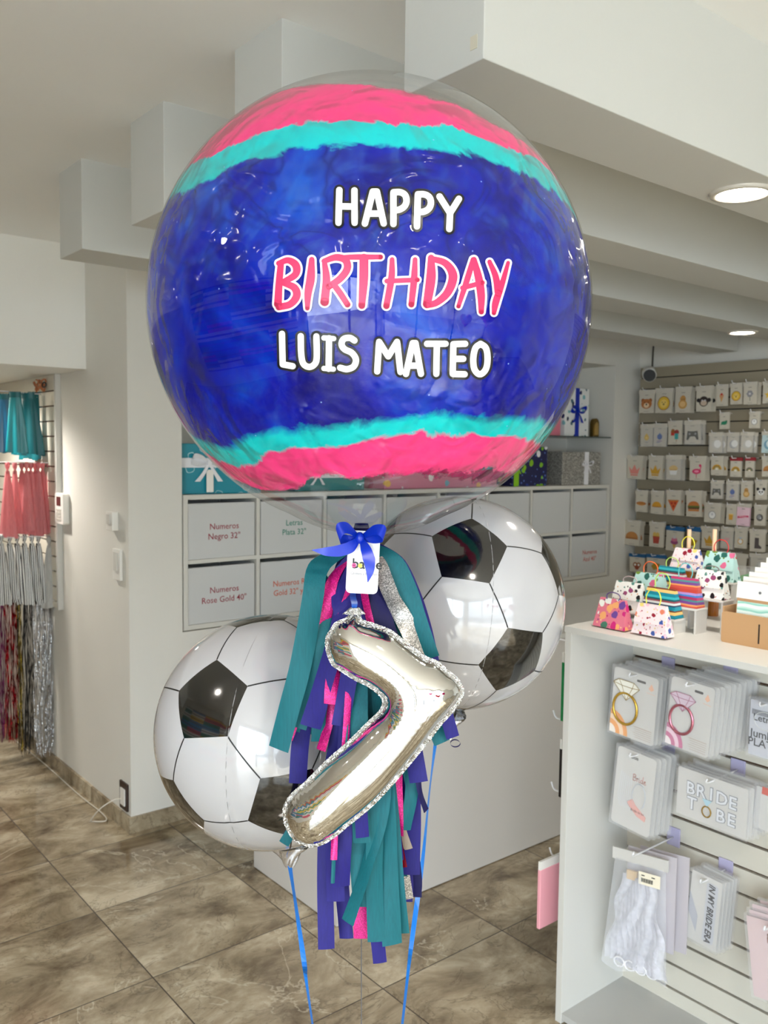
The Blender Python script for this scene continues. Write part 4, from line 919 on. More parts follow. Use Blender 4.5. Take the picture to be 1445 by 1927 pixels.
def packet(label, kind, px, X, n_behind=1, head=None, card=None, tilt=0.0, w=None, h=None, name='hanging_packet', cat='packet', grp='packets on the far slatted wall', film=True):
    x0, y0, x1, y1 = px; a = PX(x0, y0, X); b_ = PX(x1, y0, X); d_ = PX(x0, y1, X)
    W_, H_ = a.y-b_.y, a.z-d_.z; ctr = Vector((X, (a.y+b_.y)/2, a.z))
    t = thing(name, label, cat, ctr, grp)
    u = Vector((0, -math.cos(tilt), -math.sin(tilt))); v = Vector((.0, -math.sin(tilt), math.cos(tilt))); f = Fr(ctr, u, v)
    hh = H_*.17; m = MB(); f.slab(m, rect(-W_/2, -hh, W_/2, 0), -.002, .001); obj('header_card', m, head or HEAD, t)
    m = MB(); f.slab(m, rect(-W_*.45, -H_*.98, W_*.45, -hh*1.0), -.0015, 0); obj('printed_card', m, card or CARD, t)
    m = MB(); mats = []; draw(m, mats, f, pic(kind), 0, -hh-(H_-hh)*.52, min(W_*.86, (H_-hh)*.8)); m_ = obj('printed_picture', m, mats, t)
    m = MB(); f.poly(m, rect(-W_*.11, -hh-.012, W_*.11, -hh-.008), d=.0012); f.poly(m, rect(-W_*.16, -H_*.93, W_*.16, -H_*.915), d=.0012)
    obj('small_print', m, cm((150, 146, 140)), t)
    if film:
        m = MB(); f.slab(m, rect(-W_*.5, -H_, W_*.5, -hh), -.006, .004); obj('clear_bag', m, FILMP, t)
    for k in range(n_behind):
        dup(t, ctr+Vector((.016*(k+1), -.006*(k+1)*(1 if k % 2 else -.4), -.003*(k % 2))), 'packet hanging behind the one %s' % label.split(', ')[0].replace('packet ', '', 1), grp)
    return t, f, W_, H_
def zz(x0, y0, x1, y1): k = 285/1445; return (1160+x0*k, 640+y0*k, 1160+x1*k, 640+y1*k)
def z8(x0, y0, x1, y1): k = 395/1445; return (1050+x0*k, 960+y0*k, 1050+x1*k, 960+y1*k)
BLH = mat('blue_header', (30, 96, 150), .4); PKC = cm((226, 80, 130)); DRC = cm((150, 40, 50))
FARP = [
 ('bear', 'brown bear face', 'first in the top row', zz(215,478,372,700), 2, {}),
 ('lion', 'round lion face', 'second in the top row, beside the bear', zz(372,462,548,702), 2, {}),
 ('pear', 'tan pear shaped animal', 'third in the top row', zz(562,448,722,698), 2, {}),
 ('monkey', 'dark headed monkey', 'fourth in the top row', zz(757,440,920,686), 2, {}),
 ('cone', 'little ice cream cone', 'right of the monkey', zz(950,425,1068,636), 1, {}),
 ('lion', 'small lion face', 'above an orange edge', zz(1082,412,1205,618), 1, {}),
 ('flower', 'grey flower', 'at the right of the top row', zz(1208,402,1345,618), 2, {}),
 ('star', 'yellow star', 'at the right picture edge of the top row', zz(1395,395,1520,610), 1, {}),
 ('drop', 'yellow drop', 'first in the second row', zz(228,805,352,1018), 1, {}),
 ('ornament', 'round blue ornament', 'second row beside the yellow drop', zz(356,795,484,1018), 1, {}),
 ('lollies', 'red and teal ice lollies', 'second row', zz(488,770,630,1000), 1, {}),
 ('gamepad', 'large dark game controller', 'end of the second row', zz(645,766,812,996), 3, {}),
 ('dino', 'small green dinosaur', 'hanging alone below the top row', zz(980,690,1078,852), 1, {}),
 ('outline', 'faint grey ring', 'right of the green dinosaur', zz(1266,682,1376,845), 1, {}),
 ('moon', 'cream crescent moon', 'leftmost of the moon packets', zz(882,880,1015,1076), 2, {}),
 ('silvermoon', 'silver crescent', 'middle moon packet in crumpled shiny film', zz(1058,880,1178,1070), 1, {}),
 ('moon', 'pale crescent moon', 'with a pink edge behind it', zz(1188,876,1312,1072), 2, {}),
 ('bluemoon', 'pale blue moon', 'at the right picture edge', zz(1385,872,1520,1080), 1, {'card': cm((190, 214, 220))}),
 ('pinkcrown', 'pink crown', 'first in the third row, lapping the wall corner', zz(100,1098,258,1325), 2, {}),
 ('crown', 'golden crown', 'third row', zz(305,1100,452,1330), 2, {}),
 ('cupcake', 'golden cupcake', 'third row', zz(472,1095,622,1335), 3, {}),
 ('flamingo', 'pink flamingo', 'end of the third row', zz(692,1105,858,1342), 2, {}),
 ('goldrainbow', 'gold rainbow', 'leftmost of three', zz(896,1105,1024,1290), 2, {'card': None}),
 ('rainbow', 'brown rainbow on a red backed card', 'middle of three', zz(1084,1120,1200,1308), 1, {'head': cm((150, 40, 50))}),
 ('redrainbow', 'narrow green rainbow', 'rightmost of three, with a red top', zz(1228,1118,1322,1312), 1, {'head': cm((150, 40, 50))}),
 ('bread', 'orange bread roll', 'at the right picture edge', zz(1385,1105,1520,1305), 1, {}),
 ('gamepad', 'small black game controller', 'below the gold rainbow', zz(898,1335,1020,1512), 1, {}),
 ('ornament', 'small blue figure', 'right of the small controller', zz(1048,1340,1172,1528), 1, {}),
 ('pear', 'small yellow figure', 'left of the panda', zz(1182,1340,1300,1530), 1, {}),
 ('panda', 'black and white panda face', 'right end of its row', zz(1320,1330,1440,1525), 1, {}),
 ('hotdog', 'hot dog', 'first in the food row', zz(180,1428,305,1640), 2, {}),
 ('taco', 'yellow taco', 'second in the food row', zz(328,1432,455,1660), 2, {}),
 ('pizza', 'pizza slice', 'third in the food row', zz(474,1428,622,1668), 2, {}),
 ('burger', 'hamburger', 'last in the food row', zz(660,1432,818,1684), 2, {}),
 ('outline', 'grey figure', 'right of the hamburger', zz(836,1548,1006,1740), 2, {}),
 ('cup', 'yellow cup', 'left of the magenta packet', zz(1048,1560,1148,1762), 1, {}),
 ('banner', 'magenta lettered banner', 'framed in bright pink', zz(1148,1555,1285,1772), 1, {'card': cm((240, 206, 220))}),
 ('ball', 'dark grey ball', 'right of the magenta packet', zz(1312,1568,1430,1770), 1, {}),
 ('bread', 'brown bun', 'first in the lower row by the cubby unit', z8(455,65,572,240), 2, {}),
 ('fries', 'red carton of fries', 'second in the lower row', z8(628,78,735,252), 1, {}),
 ('sundae', 'purple ice cream cone', 'large packet with a blue header', z8(742,108,872,278), 1, {'head': BLH}),
 ('leaf', 'mustard yellow leaf', 'behind the left wooden stick', z8(888,112,982,290), 1, {'head': BLH}),
 ('crown', 'small gold crown', 'between the two wooden sticks', z8(984,108,1108,262), 1, {}),
 ('glass', 'pink cocktail glass', 'right of the right wooden stick', z8(1122,112,1214,265), 1, {}),
 ('ringpic', 'gold ring with a pale stone', 'lower row', z8(1216,112,1308,262), 1, {}),
 ('boot', 'dark boot', 'right end of the lower row', z8(1316,128,1432,285), 1, {}),
 ('pretzel', 'brown pretzel', 'lowest row with blue header, behind the bags', z8(488,295,602,425), 1, {'head': BLH}),
 ('leaf', 'dark yellow leaf', 'lowest row with blue header', z8(606,300,742,430), 1, {'head': BLH}),
 ('outline', 'plain grey ring', 'lowest row behind the red handled bag', z8(1120,282,1312,440), 0, {}),
 ('moon', 'pale crescent', 'lowest row at the right edge', z8(1318,292,1470,450), 0, {}),
]
WX = RX-.12; hooks = []
rr_ = random.Random(5)
for kind, what, where, px, nb_, kw in FARP:
    kw = {k: v for k, v in kw.items() if v is not None}
    t, f, W_, H_ = packet('packet printed with a %s, %s' % (what, where), kind, px, WX+rr_.uniform(-.01, .01), nb_, tilt=rr_.uniform(-.03, .03), film=(kind in ('silvermoon', 'moon', 'drop', 'cupcake', 'ornament', 'gamepad', 'glass')), **kw)
    hx = f.o; mb = MB(); mb.tube([(RX-.024, hx.y, hx.z-.004), (hx.x-.045, hx.y, hx.z-.004), (hx.x-.055, hx.y, hx.z+.012)], .0028, 6)
    o = obj('wall_hook', mb, METALW, origin=(RX-.024, hx.y, hx.z)); tag(o, 'metal hook carrying the %s packet' % what, 'hook', 'hooks on the far slatted wall')
t = thing('glass_bowl', 'clear glass bowl with a red and green flower behind the white packets', 'bowl', PX(1402, 1092, 2.62))
c = PX(1402, 1086, 2.62); m = MB(); m.tube([c+Vector((0,0,-.035)), c+Vector((0,0,-.03)), c+Vector((0,0,.03))], [.035, .046, .050], 24); obj('bowl_glass', m, mat('bowl_glass', (200, 206, 204), .05, alpha=.25), t, smooth=False)
m = MB(); m.tube([c+Vector((0,0,-.028)), c+Vector((0,0,-.015))], [.03, .038], 20); m.tube([c+Vector((-.02,.01,-.01)), c+Vector((.0,-.02,.012))], [.014, .004], 10, 1); obj('flower', m, [cm((176, 24, 40)), cm((60, 140, 70))], t)

# ================================================================== DISPLAY CASE
X0, YL, CZT, XB, YR = 1.995, 1.607, 1.2, 2.30, .15
t = thing('display_case', 'white open display case with slatted back standing at the right', 'display case', (X0, YL, 0))
obj('top_board', MB().box(X0-.002, 2.62, YR, YL+.002, CZT-.018, CZT), WHITE, t, bevel=.001)
obj('side_panel', MB().box(X0, 2.61, YL-.022, YL, 0, CZT-.018), WHITE, t, bevel=.001)
obj('side_panel', MB().box(X0, 2.61, YR, YR+.022, 0, CZT-.018), WHITE, t)
ZB = .032
obj('bottom_board', MB().box(X0+.002, 2.61, YR+.022, YL-.022, ZB-.02, ZB), mat('bottom_laminate', (186, 186, 184), .45), t)
m = MB(); zs = [1.073-.0765*i for i in range(14)]; top = CZT-.018; g = .0085
for z in zs+[None]:
    lo = z+g/2 if z else ZB
    if top > lo: m.box(XB, XB+.012, YR+.022, YL-.022, lo, top)
    top = z-g/2 if z else 0
obj('slat_board', m, mat('case_slat', (206, 201, 189), .45), t)
obj('groove_backing', MB().box(XB+.012, XB+.02, YR+.022, YL-.022, ZB, CZT-.018), SLOT, t)

LILAC = mat('lilac_plastic', (196, 190, 222), .25, alpha=.75)
def prong(label, y, z, x1, up=.012, dirv=None, holder=True, x0=XB):
    t = thing('display_hook', label, 'hook', (x0, y, z), 'hooks in and on the display case')
    if dirv is None:
        if holder: obj('label_holder', MB().box(x0-.006, x0-.001, y-.022, y+.022, z-.028, z+.030), LILAC, t, bevel=.002)
        obj('prong', MB().tube(cat_rom([(x0-.003, y, z), (x1+.01, y, z), (x1, y, z+up)], 8), .0025, 8), METALW, t, smooth=True)
    return t
def bigpack(name, label, pxq, X, n, grp, draw_fn, dx=.017, dy=-.004, film=True, card=None, cat='packet', tilt=None, r=.010, dz=.002, drawback=False):
    """pxq = top-left, top-right, bottom-left pixels of the front packet on plane X"""
    a, b_, d_ = [PX(*q, X) for q in pxq]; W_ = (a-b_).length; H_ = (a-d_).length; ctr = (a+b_)/2
    u = (b_-a).normalized(); v = (a-d_); v = (v-u*v.dot(u)).normalized()
    for k in range(n, -1, -1):
        off = Vector((dx*k, dy*k, -dz*(k % 3)+.001*k)); t = thing(name, (label if k == 0 else 'one of the %s stacked behind the front one' % grp), cat, ctr+off, grp if n else None)
        f = Fr(ctr+off, u, v); m = MB(); pts = rrect(W_, H_, r, 0, -H_/2); f.slab(m, pts, -.001, 0); obj('printed_card', m, card or mat('pack_card', (206, 204, 201), .35), t)
        if k == 0 or drawback: draw_fn(t, f, W_, H_)
        if film: m = MB(); f.slab(m, rect(-W_/2-.005, -H_-.005, W_/2+.005, .006), -.004, .0045); obj('clear_bag', m, FILMP, t)
def ringpack(metal, dark, glow, swirl, stonec):
    def dr(t, f, W_, H_):
        s_ = W_; cx, cy = -.17*W_, -.58*H_; m = MB(); rr = .27*W_
        ring = [f.at(cx+rr*math.cos(a*math.pi/24), cy+rr*1.15*math.sin(a*math.pi/24), .0035) for a in range(48)]
        m.tube(ring, .0042, 8, closed=True); obj('ring_picture', m, mat('ring_'+metal, dark, .25, .75), t, smooth=True)
        m = MB(); dia = [(-.30,.40),(-.17,.50),(.17,.50),(.30,.38),(.02,.02)]; dd = [(cx+x*W_, cy+.22*H_-.02+y*W_*.8) for x, y in dia]
        f.slab(m, dd, .004, .006); obj('diamond_picture', m, mat('stone_'+metal, stonec, .2, .1), t)
        m = MB(); L = lambda p: f.line(m, [dd[i] if isinstance(i, int) else (cx+i[0]*W_, cy+.22*H_-.02+i[1]*W_*.8) for i in p], .0016, d=.0068)
        L([0,1,2,3,4,0]); L([0,(-.10,.36),(.14,.36),3]); L([1,(-.10,.36),4]); L([2,(.14,.36),4]); obj('diamond_lines', m, cm(glow), t)
        m = MB(); bx, by = -W_*.5, -H_*.995
        for i, q in enumerate(swirl):
            r_ = (.42-.09*i)*W_; m.poly([f.at(min(W_/2, bx+x), by+y, .0008+.0003*i) for x, y in [(0, 0)]+circ(0, 0, r_, r_*1.1, n=14, a0=0, a1=90)], i)
        obj('corner_arcs', m, [cm(q) for q in swirl], t)
        m = MB(); f.poly(m, rrect(W_*.2, .007, .003, .02, -.022), d=.001); obj('hang_slot', m, cm((60, 54, 50)), t)
        m = MB(); f.poly(m, [(W_*.30,-.035),(W_*.36,-.02),(W_*.42,-.035),(W_*.36,-.042)], d=.001); f.line(m, [(W_*.27,-.048),(W_*.45,-.05)], .0012)
        obj('maker_mark', m, cm((232, 180, 150)), t)
        m = MB()
        for i in range(6): f.line(m, [(W_*(.04+.02*(i % 3)), -H_*.80-.006*i), (W_*.44, -H_*.80-.006*i)], .0016 if i else .0026)
        obj('small_print', m, cm((190, 176, 164)), t)
    return dr
bigpack('ring_balloon_packet', 'card packet picturing a gold diamond ring, front of the left stack', ((1157,1253),(1240,1279),(1143,1373)), 2.14, 6, 'gold ring packets', ringpack('gold', (196, 158, 66), (150, 126, 70), [(238, 160, 76), (246, 214, 180), (238, 160, 76), (246, 236, 226)], (240, 238, 228)), drawback=False, dy=-.003)
bigpack('ring_balloon_packet', 'card packet picturing a rose pink diamond ring, front of the right stack', ((1265,1271),(1346,1297),(1257,1399)), 2.11, 8, 'rose ring packets', ringpack('rose', (196, 120, 136), (170, 120, 140), [(200, 110, 150), (240, 206, 222), (200, 110, 150), (246, 236, 238)], (214, 196, 212)), dx=.020, dy=-.004)
def script_b(m, f, x, y, s, mi=0, w=.0022, d=.0012):
    """the handwritten word Bride in one line of strokes"""
    S = [[(0,1),(0,0)], [(-.1,.9),(.2,1.05),(.42,.85),(.25,.58),(.02,.52)], [(.02,.54),(.4,.5),(.5,.25),(.3,0),(-.02,.05)],
     [(.62,.45),(.68,.55),(.70,.4),(.68,0)], [(.69,.35),(.8,.52),(.92,.5)], [(1.05,.5),(1.03,.1),(1.12,0),(1.2,.1)], [(1.08,.72),(1.1,.75)],
     [(1.62,.42),(1.45,.52),(1.3,.3),(1.36,.04),(1.55,.06),(1.66,.3)], [(1.72,1.1),(1.66,.3),(1.70,.02),(1.84,.1)], [(1.9,.25),(2.15,.35),(2.12,.52),(1.95,.5),(1.9,.2),(2.05,.0),(2.3,.15)]]
    for st in S:
        p = [(v.x, v.y) for v in cat_rom([(a, b, 0) for a, b in st], 8)] if len(st) > 2 else st
        f.line(m, [(x+a*s, y+b*s) for a, b in p], w, mi, d)
def bridepack(t, f, W_, H_):
    m = MB(); f.text(m, 'balue', -.01*1, -.022, .016, bold=.012, d=.001); obj('maker_lettering', m, cm((24, 22, 26)), t)
    m = MB(); script_b(m, f, -.004, -H_*.36, .019, w=.0018); obj('bride_lettering', m, cm((206, 132, 118)), t)
    m = MB(); hb = [f.at(.020+.022*math.cos(math.radians(a)), -H_*.54+.038*math.sin(math.radians(a)), .002) for a in range(-55, 236, 10)]
    m.tube(hb, .0012, 6); obj('headband_picture', m, cm((190, 196, 206)), t)
    m = MB(); f.slab(m, [(-.015,-H_*.66),(.0,-H_*.60),(.012,-H_*.66),(.05,-H_*.76),(.048,-H_*.82),(.02,-H_*.79),(-.008,-H_*.70)], .001, .003); obj('sash_picture', m, cm((226, 168, 160)), t)
    m = MB(); f.text(m, 'Bride to be', .022, -H_*.745, .010, d=.0035); obj('sash_lettering', m, cm((90, 50, 50)), t)
    m = MB()
    for i in range(7): f.line(m, [(-.045+.006*i, -H_*.30-.002*i), (-.05+.007*i, -H_*.62), (-.04+.006*i, -H_*.75)], .0012)
    obj('veil_picture', m, cm((214, 218, 228)), t)
bigpack('bride_headband_packet', 'clear packet with rose lettered bride headband and pink sash, front of its stack', ((1164,1402),(1236,1432),(1154,1545)), 2.14, 4, 'bride headband packets', bridepack, dx=.019)
def btb(t, f, W_, H_):
    m = MB(); m2 = MB(); sz = H_*.36
    for txt, x, y in (('BRIDE', .0, -H_*.47), ('T', -W_*.27, -H_*.80), ('BE', W_*.22, -H_*.84)):
        xs = [(i-(len(txt)-1)/2)*W_*.15 for i in range(len(txt))]
        for ch, dx_ in zip(txt, xs): f.text(m, ch, x+dx_, y-abs(dx_)*.05, sz, bold=.055, d=.001); f.text(m2, ch, x+dx_, y-abs(dx_)*.05, sz, bold=.015, d=.0022)
    obj('letter_shadow', m, cm((136, 138, 144)), t); obj('letter_balloons', m2, cm((222, 224, 230)), t)
    m = MB(); c_ = (-W_*.05, -H_*.74); m.tube([f.at(c_[0]+.013*math.cos(a*.3927), c_[1]+.015*math.sin(a*.3927), .003) for a in range(16)], .0022, 6, closed=True); obj('ring_picture', m, mat('ring_gold', (196, 158, 66), .25, .75), t)
    m = MB(); f.slab(m, [(c_[0]-.014, c_[1]+.034), (c_[0]+.014, c_[1]+.034), (c_[0], c_[1]+.014)], .002, .004); obj('stone_picture', m, cm((170, 206, 222)), t)
bigpack('banner_packet', 'wide clear packet with silver BRIDE TO BE letter balloons', ((1277,1441),(1409,1487),(1269,1527)), 2.17, 3, 'letter balloon packets', btb, dx=.022, r=.003)
def plata(t, f, W_, H_):
    m = MB()
    for txt, y, s_, b_ in (('Letras', -H_*.36, .026, .01), ('Jumbo', -H_*.66, .030, .012), ('PLATA', -H_*.82, .030, .01)): f.text(m, txt, 0, y, s_, bold=b_, d=.0016)
    for i in range(16): f.poly(m, rect(-.036+i*.0032, -.038, -.036+i*.0032+.0016, -.024), d=.0016)
    obj('lettering', m, cm((26, 26, 30)), t)
    m = MB(); m.tube([f.at(.02*1.5*math.cos(a*.314), -H_*.34+.024*math.sin(a*.314), .001) for a in range(20)], .0012, 6, closed=True); obj('round_seal', m, cm((214, 216, 214)), t)
bigpack('letters_packet', 'clear packet with black Jumbo PLATA print and barcode at the right picture edge', ((1413,1315),(1472,1330),(1409,1418)), 2.2, 2, 'letter packets', plata, card=mat('pack_card_blue', (200, 202, 212), .35), r=.003)
def redtop(t, f, W_, H_):
    m = MB(); f.slab(m, rect(-W_*.3, -.016, W_*.5, .004), .001, .002); obj('red_label', m, cm((206, 76, 50)), t)
bigpack('small_packet', 'white packet with a red label at the right picture edge', ((1424,1478),(1480,1500),(1424,1556)), 2.21, 1, 'white red labelled packets', redtop, r=.002)
# veil bag
def veil():
    X = 2.13; a, b_, d_ = PX(1154, 1592, X), PX(1258, 1620, X), PX(1120, 1838, X); u = (b_-a).normalized(); f = Fr((a+b_)/2, u, (0, 0, 1)); W_ = (a-b_).length
    t = thing('veil_bag', 'large clear bag stuffed with white tulle, white header with price sticker', 'bag', f.o)
    m = MB(); f.slab(m, rect(-W_/2, -.034, W_/2, 0), -.003, .003); obj('header_card', m, mat('pack_card', (206, 204, 201), .35), t)
    rg = random.Random(2)
    H_ = .335
    def surf(sg, k):
        def g(u_, v_):
            ww = W_*(.46+.14*v_); x = (u_-.5)*2*ww-.012*v_; th = .022*math.sin(math.pi*u_)**.6*math.sin(math.pi*min(1, .06+v_*.96))**.5
            wr = .004*math.sin(u_*23+v_*9+k)+.003*math.sin(v_*31-u_*14)
            return f.at(x, -.03-H_*v_-.012*math.sin(u_*7)*v_, sg*(th+wr*math.sin(math.pi*u_)))
        return g
    m = MB(); m.grid(surf(1, 0), 26, 34); m.grid(surf(-1, 2), 26, 34); obj('clear_bag', m, mat('crinkled_film', (234, 236, 242), .08, alpha=.22, spec=1), t, smooth=True)
    s = N('tulle'); s.b.inputs['Base Color'].default_value = lin((226, 226, 236)); s.b.inputs['Roughness'].default_value = .8
    s.l(s.math('ADD', .35, s.math('MULTIPLY', s.noise(60, 4), .6), True), s.b.inputs['Alpha'])
    m = MB()
    for k in range(7):
        x0 = -W_*.3+k*W_*.09; m.grid(lambda u_, v_: f.at(x0*(.7+.6*v_)+(u_-.5)*.05*(1+v_)+.006*math.sin(v_*14+k), -.075-(H_-.06)*v_, -.010+.003*k+.006*math.sin(u_*12+v_*8+k)), 8, 22)
    obj('folded_tulle', m, s.m, t, smooth=True)
    m = MB()
    for k in range(4):
        cx_ = -W_*.3+k*W_*.2; m.tube([f.at(cx_+.018*math.cos(a*.5), -H_-.008+.014*math.sin(a*.5), .006) for a in range(12)], .0025, 6, closed=True)
    obj('tulle_loops', m, cm((236, 236, 240)), t)
    m = MB(); f.slab(m, rect(W_*.05, -.082, W_*.43, -.045), .017, .018); obj('price_sticker', m, cm((244, 236, 216)), t)
    m = MB()
    for i in range(14): f.poly(m, rect(W_*.1+i*.0028, -.074, W_*.1+i*.0028+(.0016 if i % 3 else .0022), -.062), d=.0186)
    f.poly(m, rect(W_*.10, -.056, W_*.16, -.053), d=.0186); f.poly(m, rect(W_*.28, -.056, W_*.34, -.053), d=.0186); obj('barcode', m, cm((30, 30, 30)), t)
    m = MB(); f.slab(m, rect(-W_*.22, -.085, -W_*.04, -.058), -.004, .004); obj('wooden_comb', m, cm((222, 192, 150)), t)
    for k in (2, 1):
        m = MB(); ff = Fr(f.o+Vector((.03*k, -.022*k, .004)), u, (0, 0, 1)); ff.slab(m, rect(-W_*.45, -H_*.85, W_*.42, 0), -.001, .001)
        tag(obj('veil_packet', m, mat('pack_card_lilac', (196, 190, 196), .4), origin=ff.o), 'pale flat packet hanging behind the clear tulle bag, %s' % ('nearer' if k == 1 else 'further'), 'packet')
veil()
def era(t, f, W_, H_):
    m = MB(); v_, fc = text2d('IN MY BRIDE ERA', .026, .03, shear=.2); m2 = MB()
    m.add([f.at(.010+b, -H_*.50-a*.86, .0022) for a, b in v_], fc); obj('lettering', m, cm((22, 22, 26)), t)
    f.slab(m2, rrect(.034, H_*.86, .008, .019, -H_*.50), .0008, .0014); obj('sash_picture', m2, cm((196, 198, 206)), t)
    m = MB(); f.slab(m, [(-W_*.5, -H_*.30), (-W_*.18, -H_*.62), (-W_*.2, -H_*.86), (-W_*.5, -H_*.60)], .0008, .0012); obj('grey_fold', m, cm((178, 180, 190)), t)
bigpack('sash_packet', 'packet with a grey sash lettered IN MY BRIDE ERA sideways', ((1303,1636),(1360,1664),(1294,1763)), 2.20, 4, 'sash packets', era, dx=.014, r=.002, dy=-.003)
def bride2(t, f, W_, H_):
    m = MB(); 
    g = Fr(f.at(0, 0), -f.v, f.u)   # lettering runs downwards
    script_b(m, g, .035, -.012, .062, w=.0058, d=.0012); obj('bride_lettering', m, cm((140, 74, 48)), t)
bigpack('bride_sash_packet', 'pale pink packet with large brown handwritten Bride running downwards', ((1404,1722),(1500,1750),(1386,1858)), 2.14, 5, 'pink bride packets', bride2, card=mat('pack_pink', (216, 192, 194), .35), dx=.010, dy=-.002, dz=-.012, r=.002)
for lab, px, X in (('hook with lilac holder carrying the gold ring packets', (1199,1270), 2.14), ('hook with lilac holder carrying the rose ring packets', (1306,1288), 2.11), ('hook with lilac holder carrying the letters packet', (1442,1325), 2.2),
   ('hook with lilac holder carrying the bride headband packets', (1200,1420), 2.14), ('hook with lilac holder carrying the letter balloon packets', (1343,1468), 2.17), ('hook with lilac holder carrying the sash packets', (1331,1655), 2.20), ('hook with lilac holder carrying the clear tulle bag', (1206,1604), 2.13), ('hook with lilac holder carrying the pink bride packets', (1452,1742), 2.14)):
    p = PX(*px, X); prong(lab, p.y, p.z, X-.035)
# packets hung on the outer side of the case
def sidehook(label, z, x=2.085):
    t = thing('display_hook', label, 'hook', (x, YL, z), 'hooks in and on the display case')
    obj('prong', MB().tube(cat_rom([(x, YL, z), (x, YL+.075, z+.006), (x, YL+.10, z+.008), (x, YL+.112, z+.028)], 12), .0028, 8), METALW, t, smooth=True)
sidehook('bare white hook between the green and black packets on the case side', PX(1057,1357,2.09).z); sidehook('lower bare white hook on the case side', PX(1055,1493,2.09).z); sidehook('top white hook on the case side carrying the green packet', 1.125)
sidehook('lowest white hook on the case side carrying the pink dotted packet', .44)
def sidepack(label, y, zt, zb, x0, col, hd=.03, cat='packet'):
    t = thing('side_packet', label, cat, (x0+.06, y, zt)); f = Fr((x0+.06, y, zt), (1, 0, 0), (0, 0, 1))
    m = MB(); f.slab(m, rect(-.06, -hd, .06, 0), -.004, .004); obj('header_card', m, PLASW, t); m = MB(); f.slab(m, rect(-.06, zb-zt, .06, -hd), -.006, .006); obj('packet_body', m, col, t, bevel=.002)
sidepack('green packet with white header hanging on the outer side of the case', YL+.045, 1.105, .895, 2.045, mat('green_pack', (10, 128, 70), .3))
sidepack('black packet with white header hanging on the outer side of the case', YL+.045, .84, .66, 2.045, mat('black_pack', (22, 22, 24), .3))
s = N('pink_dotted'); v = s.n('TexVoronoi'); v.inputs['Scale'].default_value = 75; v.inputs['Randomness'].default_value = .15; s.l(s.tc, v.inputs['Vector'])
s.l(s.mix(s.math('LESS_THAN', v.outputs['Distance'], .28), (238, 168, 180), (250, 222, 224)), s.b.inputs['Base Color']); s.b.inputs['Roughness'].default_value = .3
c = PY(1015, 1622, YL+.07); sidepack('pink packet with white polka dots hanging low on the outer side of the case', YL+.07, c.z, PY(1018, 1745, YL+.07).z, c.x, s.m, hd=.026)

# ================================================================== ON TOP OF THE CASE
ACR = mat('frosted_riser', (214, 210, 204), .3, alpha=.93)
def riser(label, x0, x1, y0, y1, z):
    t = thing('display_riser', label, 'riser', ((x0+x1)/2, (y0+y1)/2, CZT))
    obj('riser_top', MB().box(x0, x1, y0, y1, z-.006, z), ACR, t, bevel=.002)
    obj('riser_leg', MB().box(x0+.002, x1-.002, y1-.008, y1-.002, CZT, z-.006), ACR, t); obj('riser_leg', MB().box(x0+.002, x1-.002, y0+.002, y0+.008, CZT, z-.006), ACR, t)
def stripes(name, stops, scale, wav=.0, vert=(0, 0, 1)):
    if name in _m: return _m[name]
    s = N(name); h = s.dot(vert); h = s.math('ADD', h, s.math('MULTIPLY', s.noise(14, 1), wav)); fr = s.math('FRACT', s.math('MULTIPLY', h, scale))
    s.l(s.ramp(fr, stops, 'CONSTANT'), s.b.inputs['Base Color']); s.b.inputs['Roughness'].default_value = .35; return s.m
FLOR = patterned('pink_floral', (240, 222, 224), [(64, 90, 160), (226, 130, 100), (150, 24, 50), (236, 214, 120), (240, 190, 206)], 50, .36, .35, extra=[(230, 200, 110), (240, 160, 170), (170, 40, 60)])
PANDA = patterned('black_white_print', (238, 236, 230), [(22, 20, 22), (40, 36, 40), (150, 70, 110), (30, 28, 30), (90, 140, 130)], 46, .36, .35, extra=[(30, 30, 30), (220, 170, 120), (238, 236, 230)])
TFLOR = patterned('teal_floral', (186, 222, 218), [(206, 60, 50), (60, 130, 130), (40, 100, 90), (226, 110, 150), (120, 150, 60)], 34, .38, .35, extra=[(60, 130, 120), (120, 150, 60)])
MAND = patterned('mandala_print', (222, 120, 140), [(206, 40, 120), (70, 120, 100), (240, 170, 110), (110, 70, 150), (236, 236, 230)], 40, .46, .35, extra=[(120, 40, 110), (250, 200, 150), (190, 30, 100)])
TST = stripes('teal_tribal_stripes', [(0, (20, 130, 150)), (.16, (236, 196, 120)), (.3, (120, 60, 40)), (.36, (20, 150, 170)), (.55, (30, 60, 90)), (.62, (220, 226, 226)), (.72, (150, 70, 80)), (.8, (16, 90, 100)), (.88, (60, 180, 190))], 17)
MST = stripes('multi_stripes', [(0, (206, 80, 70)), (.14, (230, 150, 90)), (.22, (120, 70, 140)), (.36, (80, 140, 140)), (.46, (190, 60, 110)), (.6, (60, 130, 200)), (.7, (170, 140, 200)), (.82, (196, 70, 60))], 19, .006)
